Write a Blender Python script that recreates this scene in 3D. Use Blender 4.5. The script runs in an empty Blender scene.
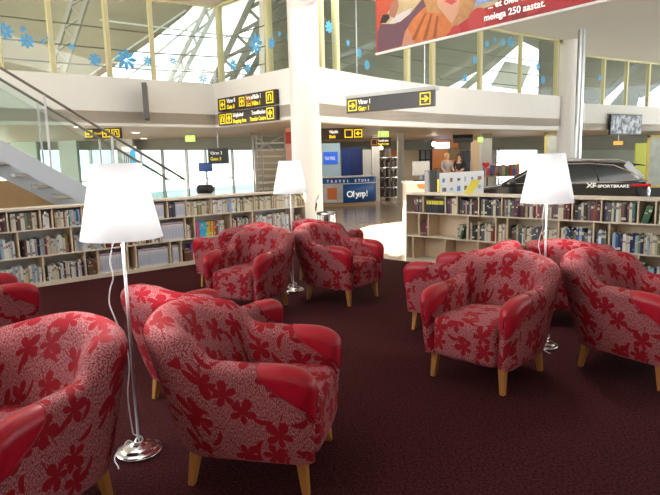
import bpy, bmesh, math, random
from mathutils import Vector, Matrix
random.seed(7)
SC = bpy.context.scene
COL = SC.collection
PI = math.pi
# ---------------------------------------------------------------- camera, world, sun, area lights, exposure
EYE, FPX, PITCH, ROLL = 1.57, 570.0, math.atan(86.5/570.0), 0.025
cd = bpy.data.cameras.new('camera'); cam = bpy.data.objects.new('camera', cd); COL.objects.link(cam)
cd.sensor_fit = 'HORIZONTAL'; cd.sensor_width = 36.0; cd.lens = FPX/660.0*36.0; cd.clip_end = 400; cd.clip_start = .05
cam.matrix_world = Matrix.Translation((0, 0, EYE)) @ Matrix.Rotation(PI/2-PITCH, 4, 'X') @ Matrix.Rotation(-ROLL, 4, 'Z')
SC.camera = cam

W = bpy.data.worlds.new('daylight'); SC.world = W; W.use_nodes = True
wb = W.node_tree.nodes['Background']; wb.inputs[0].default_value = (.86, .95, 1, 1); wb.inputs[1].default_value = 1.9

def sun(rot, e, ang, col):
    l = bpy.data.lights.new('sun', 'SUN'); l.energy = e; l.angle = ang; l.color = col
    o = bpy.data.objects.new('sun', l); COL.objects.link(o); o.rotation_euler = rot; return o
s_ = sun((0, 0, 0), 55, .008, (1, .93, .8))
s_.rotation_euler = Vector((.5, 1, -.6)).to_track_quat('-Z', 'Y').to_euler()

def area(loc, tgt, sx, sy, e, col=(1, 1, 1)):
    l = bpy.data.lights.new('area_light', 'AREA'); l.shape = 'RECTANGLE'; l.size = sx; l.size_y = sy; l.energy = e; l.color = col
    o = bpy.data.objects.new('area_light', l); COL.objects.link(o); o.location = loc
    o.rotation_euler = (Vector(tgt)-Vector(loc)).to_track_quat('-Z', 'Y').to_euler(); return o
area((1.5, 4.5, 5.15), (.5, 5, 0), 5, 6, 25, (1, .97, .93))       # hall ceiling light over the lounge
area((-7.5, 2.0, 3.6), (0, 4.5, .3), 7, 3, 150, (.93, .97, 1))          # tall window side, left
area((3.0, 12.2, 5.1), (3.5, 15, 0), 7, 4, 150, (1, .98, .95))            # hall ceiling beyond the lounge
area((0, 7.6, 5.1), (1, 16, 3.0), 11, 1.2, 130, (1, .99, .97))            # added fill that brightens the balcony front
area((-6, 17.0, 9.6), (-6, 18.5, 3), 9, 4, 75, (.96, 1, .95))          # fill added inside the upper left gallery
area((7, 23, 9.6), (7, 25, 3), 14, 6, 900, (.96, 1, .95))               # fill added to lift the dark upper right gallery
area((5, 24, 2.3), (5, 24, 0), 12, 6, 200, (1, .9, .76))                # warm ceiling light of the shops
area((-7, 17, 2.3), (-7, 17, 0), 9, 5, 130, (1, .97, .92))              # passage at the left
SC.view_settings.view_transform = 'Standard'; SC.view_settings.look = 'None'
SC.view_settings.gamma = 1; SC.view_settings.use_curve_mapping = False
SC.view_settings.exposure = 0.7

# ---------------------------------------------------------------- measuring helpers (a sight line from the place's viewpoint to a real distance)
_f = Vector((0, math.cos(PITCH), -math.sin(PITCH))); _u = Vector((0, math.sin(PITCH), math.cos(PITCH))); _r = Vector((1, 0, 0))
def ray(px, py):
    a, b = px-330, 247.5-py
    A = a*math.cos(ROLL)+b*math.sin(ROLL); B = -a*math.sin(ROLL)+b*math.cos(ROLL)
    return _r*(A/FPX)+_u*(B/FPX)+_f
def at(px, py, Y):
    d = ray(px, py); return Vector((0, 0, EYE))+d*(Y/d.y)
def on_plane(px, py, P, Q, off=0):
    n = Vector((Q[1]-P[1], -(Q[0]-P[0]), 0)).normalized(); d = ray(px, py)
    t = (n.x*P[0]+n.y*P[1]+off)/(n.x*d.x+n.y*d.y); return Vector((0, 0, EYE))+d*t

# ---------------------------------------------------------------- materials
MATS = {}
def mat(name, col, rough=.6, metal=0, **k):
    if name in MATS: return MATS[name]
    m = bpy.data.materials.new(name); m.use_nodes = True; b = m.node_tree.nodes['Principled BSDF']
    b.inputs['Base Color'].default_value = (*col, 1); b.inputs['Roughness'].default_value = rough; b.inputs['Metallic'].default_value = metal
    nt = m.node_tree
    if 'emit' in k: b.inputs['Emission Color'].default_value = (*k.get('ecol', col), 1); b.inputs['Emission Strength'].default_value = k['emit']
    if 'spec' in k: b.inputs['Specular IOR Level'].default_value = k['spec']
    if 'sheen' in k: b.inputs['Sheen Weight'].default_value = k['sheen']
    if 'coat' in k: b.inputs['Coat Weight'].default_value = k['coat']; b.inputs['Coat Roughness'].default_value = .08
    if 'var' in k:     # gentle procedural variation of the colour
        tc = nt.nodes.new('ShaderNodeTexCoord'); n = nt.nodes.new('ShaderNodeTexNoise'); n.inputs['Scale'].default_value = k.get('vs', 6)
        mp = nt.nodes.new('ShaderNodeMapping'); mp.inputs['Scale'].default_value = k.get('stretch', (1, 1, 1))
        mx = nt.nodes.new('ShaderNodeMix'); mx.data_type = 'RGBA'
        nt.links.new(tc.outputs['Object'], mp.inputs[0]); nt.links.new(mp.outputs[0], n.inputs['Vector']); nt.links.new(n.outputs['Fac'], mx.inputs['Factor'])
        mx.inputs['A'].default_value = (*[c*(1-k['var']) for c in col], 1); mx.inputs['B'].default_value = (*[min(1, c*(1+k['var'])) for c in col], 1)
        nt.links.new(mx.outputs['Result'], b.inputs['Base Color'])
    if 'bump' in k:
        tc = nt.nodes.new('ShaderNodeTexCoord'); n = nt.nodes.new('ShaderNodeTexNoise'); n.inputs['Scale'].default_value = k.get('bs', 60)
        bp = nt.nodes.new('ShaderNodeBump'); bp.inputs['Strength'].default_value = k['bump']; bp.inputs['Distance'].default_value = .01
        nt.links.new(tc.outputs['Object'], n.inputs['Vector']); nt.links.new(n.outputs['Fac'], bp.inputs['Height']); nt.links.new(bp.outputs[0], b.inputs['Normal'])
    MATS[name] = m; return m

def glass(name, tint=(.9, .97, .93), refl=.08):
    m = bpy.data.materials.new(name); m.use_nodes = True; nt = m.node_tree; nt.nodes.clear()
    o = nt.nodes.new('ShaderNodeOutputMaterial'); t = nt.nodes.new('ShaderNodeBsdfTransparent'); g = nt.nodes.new('ShaderNodeBsdfGlossy')
    g.inputs['Roughness'].default_value = .02; t.inputs[0].default_value = (*tint, 1)
    f = nt.nodes.new('ShaderNodeLayerWeight'); f.inputs[0].default_value = .5; pw = nt.nodes.new('ShaderNodeMath'); pw.operation = 'POWER'; pw.inputs[1].default_value = 4
    a = nt.nodes.new('ShaderNodeMath'); a.operation = 'MULTIPLY_ADD'; a.inputs[1].default_value = .6; a.inputs[2].default_value = refl
    mx = nt.nodes.new('ShaderNodeMixShader'); nt.links.new(f.outputs['Facing'], pw.inputs[0]); nt.links.new(pw.outputs[0], a.inputs[0]); nt.links.new(a.outputs[0], mx.inputs[0])
    nt.links.new(t.outputs[0], mx.inputs[1]); nt.links.new(g.outputs[0], mx.inputs[2]); nt.links.new(mx.outputs[0], o.inputs[0]); return m

class X:      # small expression builder for math nodes
    nt = None
    def __init__(s, sock): s.s = sock
    @staticmethod
    def op(o, *a):
        n = X.nt.nodes.new('ShaderNodeMath'); n.operation = o
        for i, v in enumerate(a):
            if isinstance(v, X): X.nt.links.new(v.s, n.inputs[i])
            else: n.inputs[i].default_value = v
        return X(n.outputs[0])
    def __add__(a, b): return X.op('ADD', a, b)
    def __sub__(a, b): return X.op('SUBTRACT', a, b)
    def __mul__(a, b): return X.op('MULTIPLY', a, b)
    def __truediv__(a, b): return X.op('DIVIDE', a, b)
    def __lt__(a, b): return X.op('LESS_THAN', a, b)
    def __gt__(a, b): return X.op('GREATER_THAN', a, b)

def fabric_material():
    m = bpy.data.materials.new('flowered_fabric'); m.use_nodes = True; nt = m.node_tree; X.nt = nt; N = nt.nodes.new; L = nt.links.new
    b = nt.nodes['Principled BSDF']; uv = N('ShaderNodeUVMap')
    def cells(scale, rnd, off):
        mp = N('ShaderNodeMapping'); mp.inputs['Scale'].default_value = (scale, scale, 1); mp.inputs['Location'].default_value = off
        L(uv.outputs[0], mp.inputs[0]); v = N('ShaderNodeTexVoronoi'); v.voronoi_dimensions = '2D'; v.inputs['Scale'].default_value = 1; v.inputs['Randomness'].default_value = rnd
        L(mp.outputs[0], v.inputs['Vector'])
        d = N('ShaderNodeVectorMath'); d.operation = 'SUBTRACT'; L(mp.outputs[0], d.inputs[0]); L(v.outputs['Position'], d.inputs[1])
        s = N('ShaderNodeSeparateXYZ'); L(d.outputs[0], s.inputs[0]); c = N('ShaderNodeSeparateColor'); L(v.outputs['Color'], c.inputs[0])
        return X(s.outputs[0]), X(s.outputs[1]), X(c.outputs[0]), X(c.outputs[1])
    def rot(x, y, a):
        c, s = X.op('COSINE', a), X.op('SINE', a); return x*c+y*s, y*c-x*s
    x, y, r1, r2 = cells(5.7, .62, (.3, .1, 0))
    r = X.op('SQRT', x*x+y*y); th = X.op('ARCTAN2', y, x)
    # five rounded petals, of unequal length
    pet = X.op('POWER', X.op('ABSOLUTE', X.op('COSINE', th*2.5+r1*6.28)), .62)
    une = X.op('SINE', th+r2*6.28)*.07
    fl = r < (pet*.34+.05+une)
    sx, sy = rot(x, y, r1*6.28)
    stem = (X.op('ABSOLUTE', sy-sx*sx*.45) < .017)*(sx > 0.0)*(sx < .62)
    x2, y2, q1, q2 = cells(7.6, .8, (5.3, 2.7, 0))
    lx, ly = rot(x2, y2, q1*6.28)
    leaf = ((lx/.36)*(lx/.36)+((ly-lx*lx*.8)/.1)*((ly-lx*lx*.8)/.1) < 1.0)*(q2 > .42)
    mask = X.op('MINIMUM', fl+stem+leaf, 1.0)
    # woven ground
    tcn = N('ShaderNodeTexNoise'); tcn.inputs['Scale'].default_value = 260; tcn.inputs['Detail'].default_value = 2
    mp = N('ShaderNodeMapping'); mp.inputs['Scale'].default_value = (1, .32, 1); L(uv.outputs[0], mp.inputs[0]); L(mp.outputs[0], tcn.inputs['Vector'])
    cr = N('ShaderNodeValToRGB'); L(tcn.outputs['Fac'], cr.inputs[0]); cr.color_ramp.elements[0].position = .41; cr.color_ramp.elements[1].position = .60
    cr.color_ramp.elements[0].color = (.16, .014, .024, 1); cr.color_ramp.elements[1].color = (.42, .15, .155, 1)
    mx = N('ShaderNodeMix'); mx.data_type = 'RGBA'; L(mask.s, mx.inputs['Factor']); L(cr.outputs[0], mx.inputs['A']); mx.inputs['B'].default_value = (.24, .003, .010, 1)
    L(mx.outputs['Result'], b.inputs['Base Color']); b.inputs['Roughness'].default_value = .75; b.inputs['Specular IOR Level'].default_value = .18
    bp = N('ShaderNodeBump'); bp.inputs['Strength'].default_value = .25; bp.inputs['Distance'].default_value = .003; L(tcn.outputs['Fac'], bp.inputs['Height']); L(bp.outputs[0], b.inputs['Normal'])
    return m
FABRIC = fabric_material()
LEATHER = mat('red_leather', (.36, .003, .016), .36, bump=.12, bs=140, spec=.4)
WOODLEG = mat('honey_oak', (.40, .16, .035), .38, var=.25, vs=18, stretch=(3, 3, .4))
CHROME = mat('chrome', (.75, .75, .74), .12, 1)
STEEL = mat('brushed_steel', (.55, .57, .6), .32, 1)
WHITEP = mat('white_paint', (.78, .77, .74), .5)
PLASTER = mat('white_plaster', (.86, .84, .80), .65, var=.03, vs=2)
BIRCH = mat('birch_board', (.74, .58, .40), .5, var=.08, vs=4, stretch=(1, 1, 6))
BIRCHW = mat('pale_birch_edge', (.78, .68, .54), .5)
PAPER = mat('paper', (.8, .78, .72), .8)
BLACK = mat('black_plastic', (.015, .015, .017), .4)
DARK = mat('dark_underside', (.02, .012, .012), .9)

# ---------------------------------------------------------------- mesh helpers
def obj(name, bm, m, parent=None, smooth=False, kind=None):
    me = bpy.data.meshes.new(name); bm.normal_update(); bm.to_mesh(me); bm.free()
    for mm in (m if isinstance(m, (list, tuple)) else [m]): me.materials.append(mm)
    if smooth:
        for p in me.polygons: p.use_smooth = True
    o = bpy.data.objects.new(name, me); COL.objects.link(o); o.parent = parent
    if kind: o['kind'] = kind
    return o
def sharp(o, ang=40):
    me = o.data; bm = bmesh.new(); bm.from_mesh(me)
    for e in bm.edges:
        if len(e.link_faces) == 2 and e.calc_face_angle(0) > math.radians(ang): e.smooth = False
    for f in bm.faces: f.smooth = True
    bm.to_mesh(me); bm.free(); return o
def tag(o, label, cat, group=None, kind=None):
    o['label'] = label; o['category'] = cat
    if group: o['group'] = group
    if kind: o['kind'] = kind
    return o
def thing(name, label, cat, loc=(0, 0, 0), rz=0, group=None):
    o = bpy.data.objects.new(name, None); COL.objects.link(o); o.location = loc; o.rotation_euler = (0, 0, rz); o.empty_display_size = .1
    return tag(o, label, cat, group)
def struct(name, bm, m, parent=None, smooth=False):
    o = obj(name, bm, m, parent, smooth); o['kind'] = 'structure'; return o
def box(bm, x0, x1, y0, y1, z0, z1, mi=0, M=None):
    vs = [Vector((x, y, z)) for z in (z0, z1) for y in (y0, y1) for x in (x0, x1)]
    if M is not None: vs = [M @ v for v in vs]
    v = [bm.verts.new(p) for p in vs]
    for f in ((0, 2, 3, 1), (4, 5, 7, 6), (0, 1, 5, 4), (2, 6, 7, 3), (0, 4, 6, 2), (1, 3, 7, 5)):
        fc = bm.faces.new([v[i] for i in f]); fc.material_index = mi
def bx(*a, **k):
    bm = bmesh.new(); box(bm, *a, **k); return bm
def bevel(bm, w, seg=2):
    bmesh.ops.bevel(bm, geom=bm.edges[:], offset=w, segments=seg, affect='EDGES', profile=.5, clamp_overlap=True); return bm
def tube(bm, pts, r, n=8, cap=True):
    pts = [Vector(p) for p in pts]; rings = []; pr_ = None
    for i, p in enumerate(pts):
        t = (pts[min(i+1, len(pts)-1)]-pts[max(i-1, 0)]).normalized()
        a = pr_ if pr_ else (Vector((0, 0, 1)) if abs(t.z) < .9 else Vector((1, 0, 0)))
        u = (a-t*a.dot(t)).normalized(); v = t.cross(u); pr_ = u
        rr = r[i] if isinstance(r, (list, tuple)) else r
        rings.append([bm.verts.new(p+u*math.cos(2*PI*k/n)*rr+v*math.sin(2*PI*k/n)*rr) for k in range(n)])
    for a, b in zip(rings, rings[1:]):
        for k in range(n): bm.faces.new((a[k], a[(k+1) % n], b[(k+1) % n], b[k]))
    if cap: bm.faces.new(rings[0][::-1]); bm.faces.new(rings[-1])
    return bm
def lathe(bm, prof, n=32, c=(0, 0, 0), mi=0):
    rings = []
    for r, z in prof:
        if r < 1e-5: rings.append([bm.verts.new((c[0], c[1], c[2]+z))])
        else: rings.append([bm.verts.new((c[0]+r*math.cos(2*PI*k/n), c[1]+r*math.sin(2*PI*k/n), c[2]+z)) for k in range(n)])
    for a, b in zip(rings, rings[1:]):
        for k in range(n):
            k2 = (k+1) % n
            if len(a) == 1 and len(b) == 1: continue
            if len(a) == 1: f = bm.faces.new((a[0], b[k2], b[k]))
            elif len(b) == 1: f = bm.faces.new((a[k], a[k2], b[0]))
            else: f = bm.faces.new((a[k], a[k2], b[k2], b[k]))
            f.material_index = mi
    return bm
def bar(bm, a, b, w, h):         # square bar from a to b
    a, b = Vector(a), Vector(b); t = (b-a); L = t.length; M = Matrix.Translation(a) @ t.to_track_quat('X', 'Z').to_matrix().to_4x4()
    box(bm, 0, L, -w/2, w/2, -h/2, h/2, M=M); return bm
def rounded_box(c, h, r, n=6):
    bm = bmesh.new()
    def axis(H):
        k = [-H, -H+r*.25, -H+r*.6, -H+r]; inner = [-H+r+(2*H-2*r)*i/n for i in range(1, n)]
        return k+inner+[H-r, H-r*.6, H-r*.25, H]
    ax = [axis(v) for v in h]
    for d in range(3):
        o = [i for i in range(3) if i != d]
        for s in (-1, 1):
            g = []
            for a in ax[o[0]]:
                row = []
                for b in ax[o[1]]:
                    p = [0, 0, 0]; p[d] = s*h[d]; p[o[0]] = a; p[o[1]] = b
                    q = Vector([max(-(h[i]-r), min(h[i]-r, p[i])) for i in range(3)]); p = Vector(p)
                    row.append(bm.verts.new(q+(p-q).normalized()*r+Vector(c)))
                g.append(row)
            for i in range(len(g)-1):
                for j in range(len(g[0])-1):
                    f = (g[i][j], g[i+1][j], g[i+1][j+1], g[i][j+1])
                    bm.faces.new(f if (s > 0) != (d == 1) else f[::-1])
    bmesh.ops.remove_doubles(bm, verts=bm.verts[:], dist=1e-5); return bm
def box_uv(bm):
    L = bm.loops.layers.uv.verify()
    for f in bm.faces:
        f.normal_update(); n = f.normal
        for l in f.loops:
            p = l.vert.co
            if abs(n.z) > .75: l[L].uv = (p.x, p.y+.4)
            elif abs(n.y) > .6: l[L].uv = (p.x, p.z-.75 if n.y < 0 else p.z)
            else: l[L].uv = (p.y, p.z)
def holed(outer, holes=()):
    bm = bmesh.new(); es = []
    for lp in [outer]+list(holes):
        v = [bm.verts.new(p) for p in lp]; es += [bm.edges.new((v[i], v[(i+1) % len(v)])) for i in range(len(v))]
    bmesh.ops.triangle_fill(bm, edges=es, use_beauty=True, use_dissolve=False); return bm
def thick(o, t, off=0):
    md = o.modifiers.new('solidify', 'SOLIDIFY'); md.thickness = t; md.offset = off; return o
def prism(pts, ext):             # polygon extruded along vector ext
    bm = bmesh.new(); a = [bm.verts.new(Vector(p)) for p in pts]; b = [bm.verts.new(Vector(p)+Vector(ext)) for p in pts]
    bm.faces.new(a[::-1]); bm.faces.new(b); n = len(a)
    for i in range(n): bm.faces.new((a[i], a[(i+1) % n], b[(i+1) % n], b[i]))
    bmesh.ops.recalc_face_normals(bm, faces=bm.faces[:]); return bm
def text(name, s, size, m, parent, loc, M=None, rot=(PI/2, 0, 0), align='LEFT', ext=.002, bold=0, sx=1):
    cu = bpy.data.curves.new(name, 'FONT'); cu.body = s; cu.size = size; cu.align_x = align; cu.extrude = ext; cu.offset = bold
    o = bpy.data.objects.new('tmp', cu); COL.objects.link(o)
    dg = bpy.context.evaluated_depsgraph_get(); dg.update(); me = bpy.data.meshes.new_from_object(o.evaluated_get(dg)); bpy.data.objects.remove(o)
    me.materials.clear(); me.materials.append(m); r = bpy.data.objects.new(name, me); COL.objects.link(r); r.parent = parent
    r.location = loc; r.rotation_euler = rot; r.scale = (sx, 1, 1); return r
def copy_tree(o, parent=None):
    c = o.copy(); COL.objects.link(c); c.parent = parent
    for ch in list(o.children): copy_tree(ch, c)
    return c
def strip_(pl, z0, z1, th=.25):
    bm = bmesh.new()
    for (a, b) in zip(pl, pl[1:]):
        A, B = Vector((*a, 0)), Vector((*b, 0)); d = (B-A).normalized(); n = Vector((-d.y, d.x, 0))*th
        v = [bm.verts.new(p+Vector((0, 0, z))) for z in (z0, z1) for p in (A, B, B+n, A+n)]
        for f in ((0, 3, 2, 1), (4, 5, 6, 7), (0, 1, 5, 4), (1, 2, 6, 5), (2, 3, 7, 6), (3, 0, 4, 7)): bm.faces.new([v[i] for i in f])
    return bm
def pick(o):    # linear yaw of a direction
    return math.atan2(o[1], o[0])

# ================================================================ SETTING
RP, RD = Vector((1.21, 8.68, 0)), Vector((.735, -.678, 0)).normalized(); RB = Vector((-RD.y, RD.x, 0))
LP, LD = Vector((-3.89, 7.472, 0)), Vector((.7646, .6443, 0)).normalized(); LB = Vector((-LD.y, LD.x, 0))

def carpet_material():
    m = mat('carpet', (.05, .016, .018), .95, spec=.05); nt = m.node_tree; b = nt.nodes['Principled BSDF']
    tc = nt.nodes.new('ShaderNodeTexCoord'); n = nt.nodes.new('ShaderNodeTexNoise'); n.inputs['Scale'].default_value = 70; n.inputs['Detail'].default_value = 6; n.inputs['Roughness'].default_value = .75
    cr = nt.nodes.new('ShaderNodeValToRGB'); e = cr.color_ramp.elements; e[0].position = .38; e[1].position = .66
    e[0].color = (.012, .002, .003, 1); e[1].color = (.10, .024, .026, 1)
    nt.links.new(tc.outputs['Object'], n.inputs['Vector']); nt.links.new(n.outputs['Fac'], cr.inputs[0]); nt.links.new(cr.outputs[0], b.inputs['Base Color'])
    bp = nt.nodes.new('ShaderNodeBump'); bp.inputs['Strength'].default_value = .7; bp.inputs['Distance'].default_value = .008
    nt.links.new(n.outputs['Fac'], bp.inputs['Height']); nt.links.new(bp.outputs[0], b.inputs['Normal']); return m
def tile_material():
    m = mat('stone_floor_tiles', (.36, .27, .18), .2); nt = m.node_tree; b = nt.nodes['Principled BSDF']
    tc = nt.nodes.new('ShaderNodeTexCoord'); br = nt.nodes.new('ShaderNodeTexBrick'); br.offset = 0; br.inputs['Scale'].default_value = 1.6
    br.inputs['Color1'].default_value = (.36, .27, .18, 1); br.inputs['Color2'].default_value = (.32, .24, .165, 1); br.inputs['Mortar'].default_value = (.2, .15, .11, 1)
    br.inputs['Mortar Size'].default_value = .008; br.inputs['Brick Width'].default_value = .6; br.inputs['Row Height'].default_value = .6
    nt.links.new(tc.outputs['Object'], br.inputs['Vector']); nt.links.new(br.outputs[0], b.inputs['Base Color']); return m
struct('floor', bx(-16, 22, -4, 34, -.2, -.012), tile_material())
# carpet laid in the reading corner, edged by the line between the two bookcases
cA = LP+LD*4.5; cB = RP-RD*.05
cpts = [(-16, -4), (22, -4), tuple((RP+RD*22)[:2]), tuple(cB[:2]), tuple(cA[:2]), tuple((LP-LD*13)[:2])]
cpts[2] = (22, -3.9)
c_ext = RP+RD*17
cpts = [(-16, -3.85), (c_ext.x, -3.85), (c_ext.x, c_ext.y), tuple(cB[:2]), tuple(cA[:2]), (-16, (LP-LD*15.8).y)]
tag(obj('carpet', prism([(x, y, -.012) for x, y in cpts], (0, 0, .012)), carpet_material()), 'dark maroon speckled carpet covering the reading corner floor', 'carpet')
struct('ground_outside', bx(-120, 120, -60, 160, -.6, -.3), mat('pale_apron', (.5, .52, .54), .9))

CEILM = mat('hall_ceiling', (.72, .71, .66), .7, var=.03, vs=1)
# unseen wall behind the viewpoint, added to block the sun
struct('wall_sun_stop_back', bx(-16, 22, -4.1, -3.9, -.012, 5.27), PLASTER)

# balcony front (fascia), its soffit and its slab
PLN = [(-12.5, 6.5), (-6.5, 11.2), (-2.70, 14.1), (-.62, 11.93), (-.17, 12.0), (1.2, 13.75), (3.0, 15.6), (5.2, 17.35), (7.6, 19.0), (9.76, 22), (14.2, 24.6), (21.5, 28)]
FT, FB = 3.47, 2.44
# the hall ceiling ends at the line of the balcony; the roof added above the galleries is higher
sky = [(-4.29, 1.62, 5.27), (-3.29, 0.37, 5.27), (-2.79, 1.82, 5.27), (-1.19, 5.22, 5.27), (-2.49, 5.82, 5.27), (-3.39, 5.12, 5.27), (-4.04, 3.62, 5.27)]      # made-up ceiling opening, shaped to drop the sun patch on the tiles
thick(struct('ceiling', holed([(x, y, 5.27) for x, y in [(-16, -4), (22, -4)]+[(22, 28.2)]+PLN[::-1]+[(-16, 6.5)]], [sky]), CEILM), .1, 0)
struct('wall_sun_stop_upper', strip_(PLN, 5.3, 9.9), PLASTER)  # unseen, added to stop the sun reaching the gallery lining
struct('ceiling_sun_stop', prism([(x, y, 9.9) for x, y in PLN+[(22, 34), (-16, 34), (-16, 6.5)]], (0, 0, .15)), CEILM)  # unseen roof slab, added so daylight enters only by the glazed openings
def strip(pl, z0, z1, th=.25): return strip_(pl, z0, z1, th)
struct('wall_balcony_left', strip(PLN[:4], FB, FT), PLASTER)
struct('wall_balcony_right', strip(PLN[4:9], FB-.06, FT, .3), PLASTER)
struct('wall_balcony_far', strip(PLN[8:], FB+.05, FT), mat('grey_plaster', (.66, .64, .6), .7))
slab = [(x, y, 2.5) for x, y in PLN]+[(21.5, 33, 2.5), (-15, 33, 2.5), (-15, 7, 2.5)]
struct('ceiling_under_balcony', prism(slab, (0, 0, .25)), mat('beige_soffit', (.60, .50, .38), .45, var=.08, vs=1))
struct('wall_light_stop_left', bx(-16.1, -16, 6.3, 34, 2.75, 9.9), PLASTER)  # unseen end wall, added to cut side sky light on the lining
struct('wall_light_stop_right', bx(22, 22.1, 28, 34, 2.75, 9.9), PLASTER)  # same on the right, an unseen screen added against sky light
# round columns
def column(x, y, r, m, z1=5.27, n='column'):
    bm = lathe(bmesh.new(), [(0, 0), (r*1.0, 0), (r, z1), (0, z1)], 40); o = obj(n, bm, m, None, True); o.location = (x, y, -.012); sharp(o); return o
tag(column(-.44, 12.15, .315, mat('column_paint', (.82, .81, .78), .45)), 'thick white round column at the balcony corner, left of centre', 'column')
c2 = at(566.5, 128, 19.2); tag(column(c2.x, 19.2, .29, mat('column_paint', (.8, .8, .8))), 'white round column at the right balcony, behind the silver pole', 'column')
c3 = at(578.3, 128, 17.6); tag(column(c3.x, 17.6, .11, STEEL, 5.27, 'steel_pole'), 'slim silver steel pole rising from behind the car', 'pole')
# small white upstand at the base of column's soffit joint

# upper gallery glass: one window per bay, each with its mullion
GL = glass('balcony_glass', (.93, .96, .93), .03)
MUL = mat('pale_yellow_mullion', (.62, .57, .33), .5)
segs = list(zip(PLN, PLN[1:]))
def hit(px, inset=.1):            # where the sight line through px meets the balcony front, in plan
    for P, Q in segs:
        p = on_plane(px, 80, P, Q)
        A, B = Vector(P), Vector(Q); t = (Vector((p.x, p.y))-A).dot(B-A)/(B-A).length_squared
        if -.001 <= t <= 1.001 and p.y > 0:
            d = (B-A).normalized(); n = Vector((-d.y, d.x)); return Vector((p.x+n.x*inset, p.y+n.y*inset, 0)), d
mull = [-40, 5, 56, 112, 156, 217.5, 266, 290, 326, 341, 411, 436, 483, 523, 559, 585.5, 606, 629, 651, 680]
wn = 0; pts_m = []
for px in mull: pts_m.append(hit(px))
for i, (a, b) in enumerate(zip(pts_m, pts_m[1:])):
    if mull[i] in (290,): continue
    A, B = a[0], b[0]; wn += 1
    zt = 5.27
    d = (B-A).normalized(); n = Vector((-d.y, d.x, 0))
    # follow the bend of the balcony front if there is one in between
    o = struct('window_%d' % wn, prism([A+Vector((0, 0, FT)), B+Vector((0, 0, FT)), B+Vector((0, 0, zt)), A+Vector((0, 0, zt))], n*.015), GL)
    bm = bmesh.new(); M = Matrix.Translation(A) @ Matrix.Rotation(pick(d), 4, 'Z'); w = .045 if mull[i] not in (5, 523) else .02
    box(bm, -w, w, -.05, .09, FT, zt, M=M); obj('mullion', bm, MUL, o)
    bm = bmesh.new(); bar(bm, A+Vector((0, 0, zt-.05)), B+Vector((0, 0, zt-.05)), .09, .09); obj('top_rail', bm, MUL, o)
    bm = bmesh.new(); k = n*.14
    for z in (.25, .62, 1.05): tube(bm, [A+k+Vector((0, 0, FT+z)), B+k+Vector((0, 0, FT+z))], .014, 6)
    obj('guard_rail', bm, mat('rail_dark', (.14, .14, .12), .5), o)

# back of the upper gallery: sloping grey roof lining with glazed openings to the sky
ROOFG = mat('grey_roof_lining', (.21, .215, .175), .75, var=.18, vs=1.2, stretch=(1, 1, 3))
def P(px, py, Y): return at(px, py, Y)
YL, YR = 21.0, 29.0
outer = [P(-120, 150, YL), P(312, 150, YL), P(312, -60, YL), P(-120, -60, YL)]
hole = [P(88, 84, YL), P(262, 92, YL), P(262, -40, YL), P(226, -30, YL), P(184, 15, YL), P(152, 40, YL)]
thick(struct('wall_gallery_left', holed(outer, [hole]), ROOFG), .12)
outer = [P(318, 150, YR), P(700, 150, YR), P(700, -60, YR), P(318, -60, YR)]
holes = [[P(447, 88, YR), P(502, 58, YR), P(520, 40, YR), P(541, 50, YR), P(538, 98, YR), P(492, 94, YR)],
         [P(584, 114, YR), P(620, 80, YR), P(628, 84, YR), P(602, 114, YR)],
         [P(634, 114, YR), P(640, 92, YR), P(664, 84, YR), P(664, 114, YR)]]
thick(struct('wall_gallery_right', holed(outer, holes), ROOFG), .12)
thick(struct('wall_gallery_side', prism([P(312, 150, YL), P(318, 150, YR), P(318, -60, YR), P(312, -60, YL)], (.05, 0, 0)), ROOFG), .02)
# roof trusses crossing the glazing
TR = mat('truss_grey', (.22, .24, .24), .5); TRB = mat('truss_pale', (.45, .52, .56), .5)
def truss(a, b, Y, gap, lab, m=TR, n=7, w=.1):
    a, b = P(*a, Y), P(*b, Y); t = thing('roof_truss', lab, 'roof truss', a, 0, 'roof trusses seen through the gallery glass'); b = b-a; a = Vector((0, 0, 0))
    s = Vector((gap, .0, .0)); bm = bmesh.new(); bar(bm, a, b, w, w); obj('chord', bm, m, t)
    bm = bmesh.new(); bar(bm, a+s, b+s, w, w); obj('chord', bm, m, t)
    bm = bmesh.new()
    for i in range(n):
        p, q = a+(b-a)*(i/n), a+(b-a)*((i+1)/n)
        bar(bm, p, q+s, w*.6, w*.6) if i % 2 == 0 else bar(bm, p+s, q, w*.6, w*.6)
    obj('web', bm, m, t)
truss((168, 84), (212, -4), 19.5, .35, 'dark diagonal roof truss left of the bright sloping glazing middle', TRB, w=.12)
truss((212, 84), (254, -4), 19.2, .6, 'wide grey roof truss crossing the bright glazing', TR, w=.16)
truss((228, 88), (277, -4), 19.8, .5, 'grey roof truss at the right edge of the bright glazing', TR, w=.18)
truss((50, 72), (74, -6), 18.5, .45, 'dark lattice truss behind the second mullion at upper left', TR, w=.12)
bm = bmesh.new()
for a, b in (((262, 92), (262, -20)),): bar(bm, P(*a, 18.9), P(*b, 18.9), .16, .16)
tag(obj('gallery_post', bm, WHITEP), 'pale upright post at the right of the bright upper glazing', 'post')
bm = bmesh.new()
for (a, b) in (((80, 82), (186, 10)), ((120, 84), (236, -12)), ((100, 20), (262, 40)), ((110, 62), (262, 76))): bar(bm, P(*a, 20.7), P(*b, 20.7), .05, .05)
tag(obj('glazing_bars', bm, TRB), 'thin glazing bars of the sloping skylight at upper left', 'glazing bars')
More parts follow.
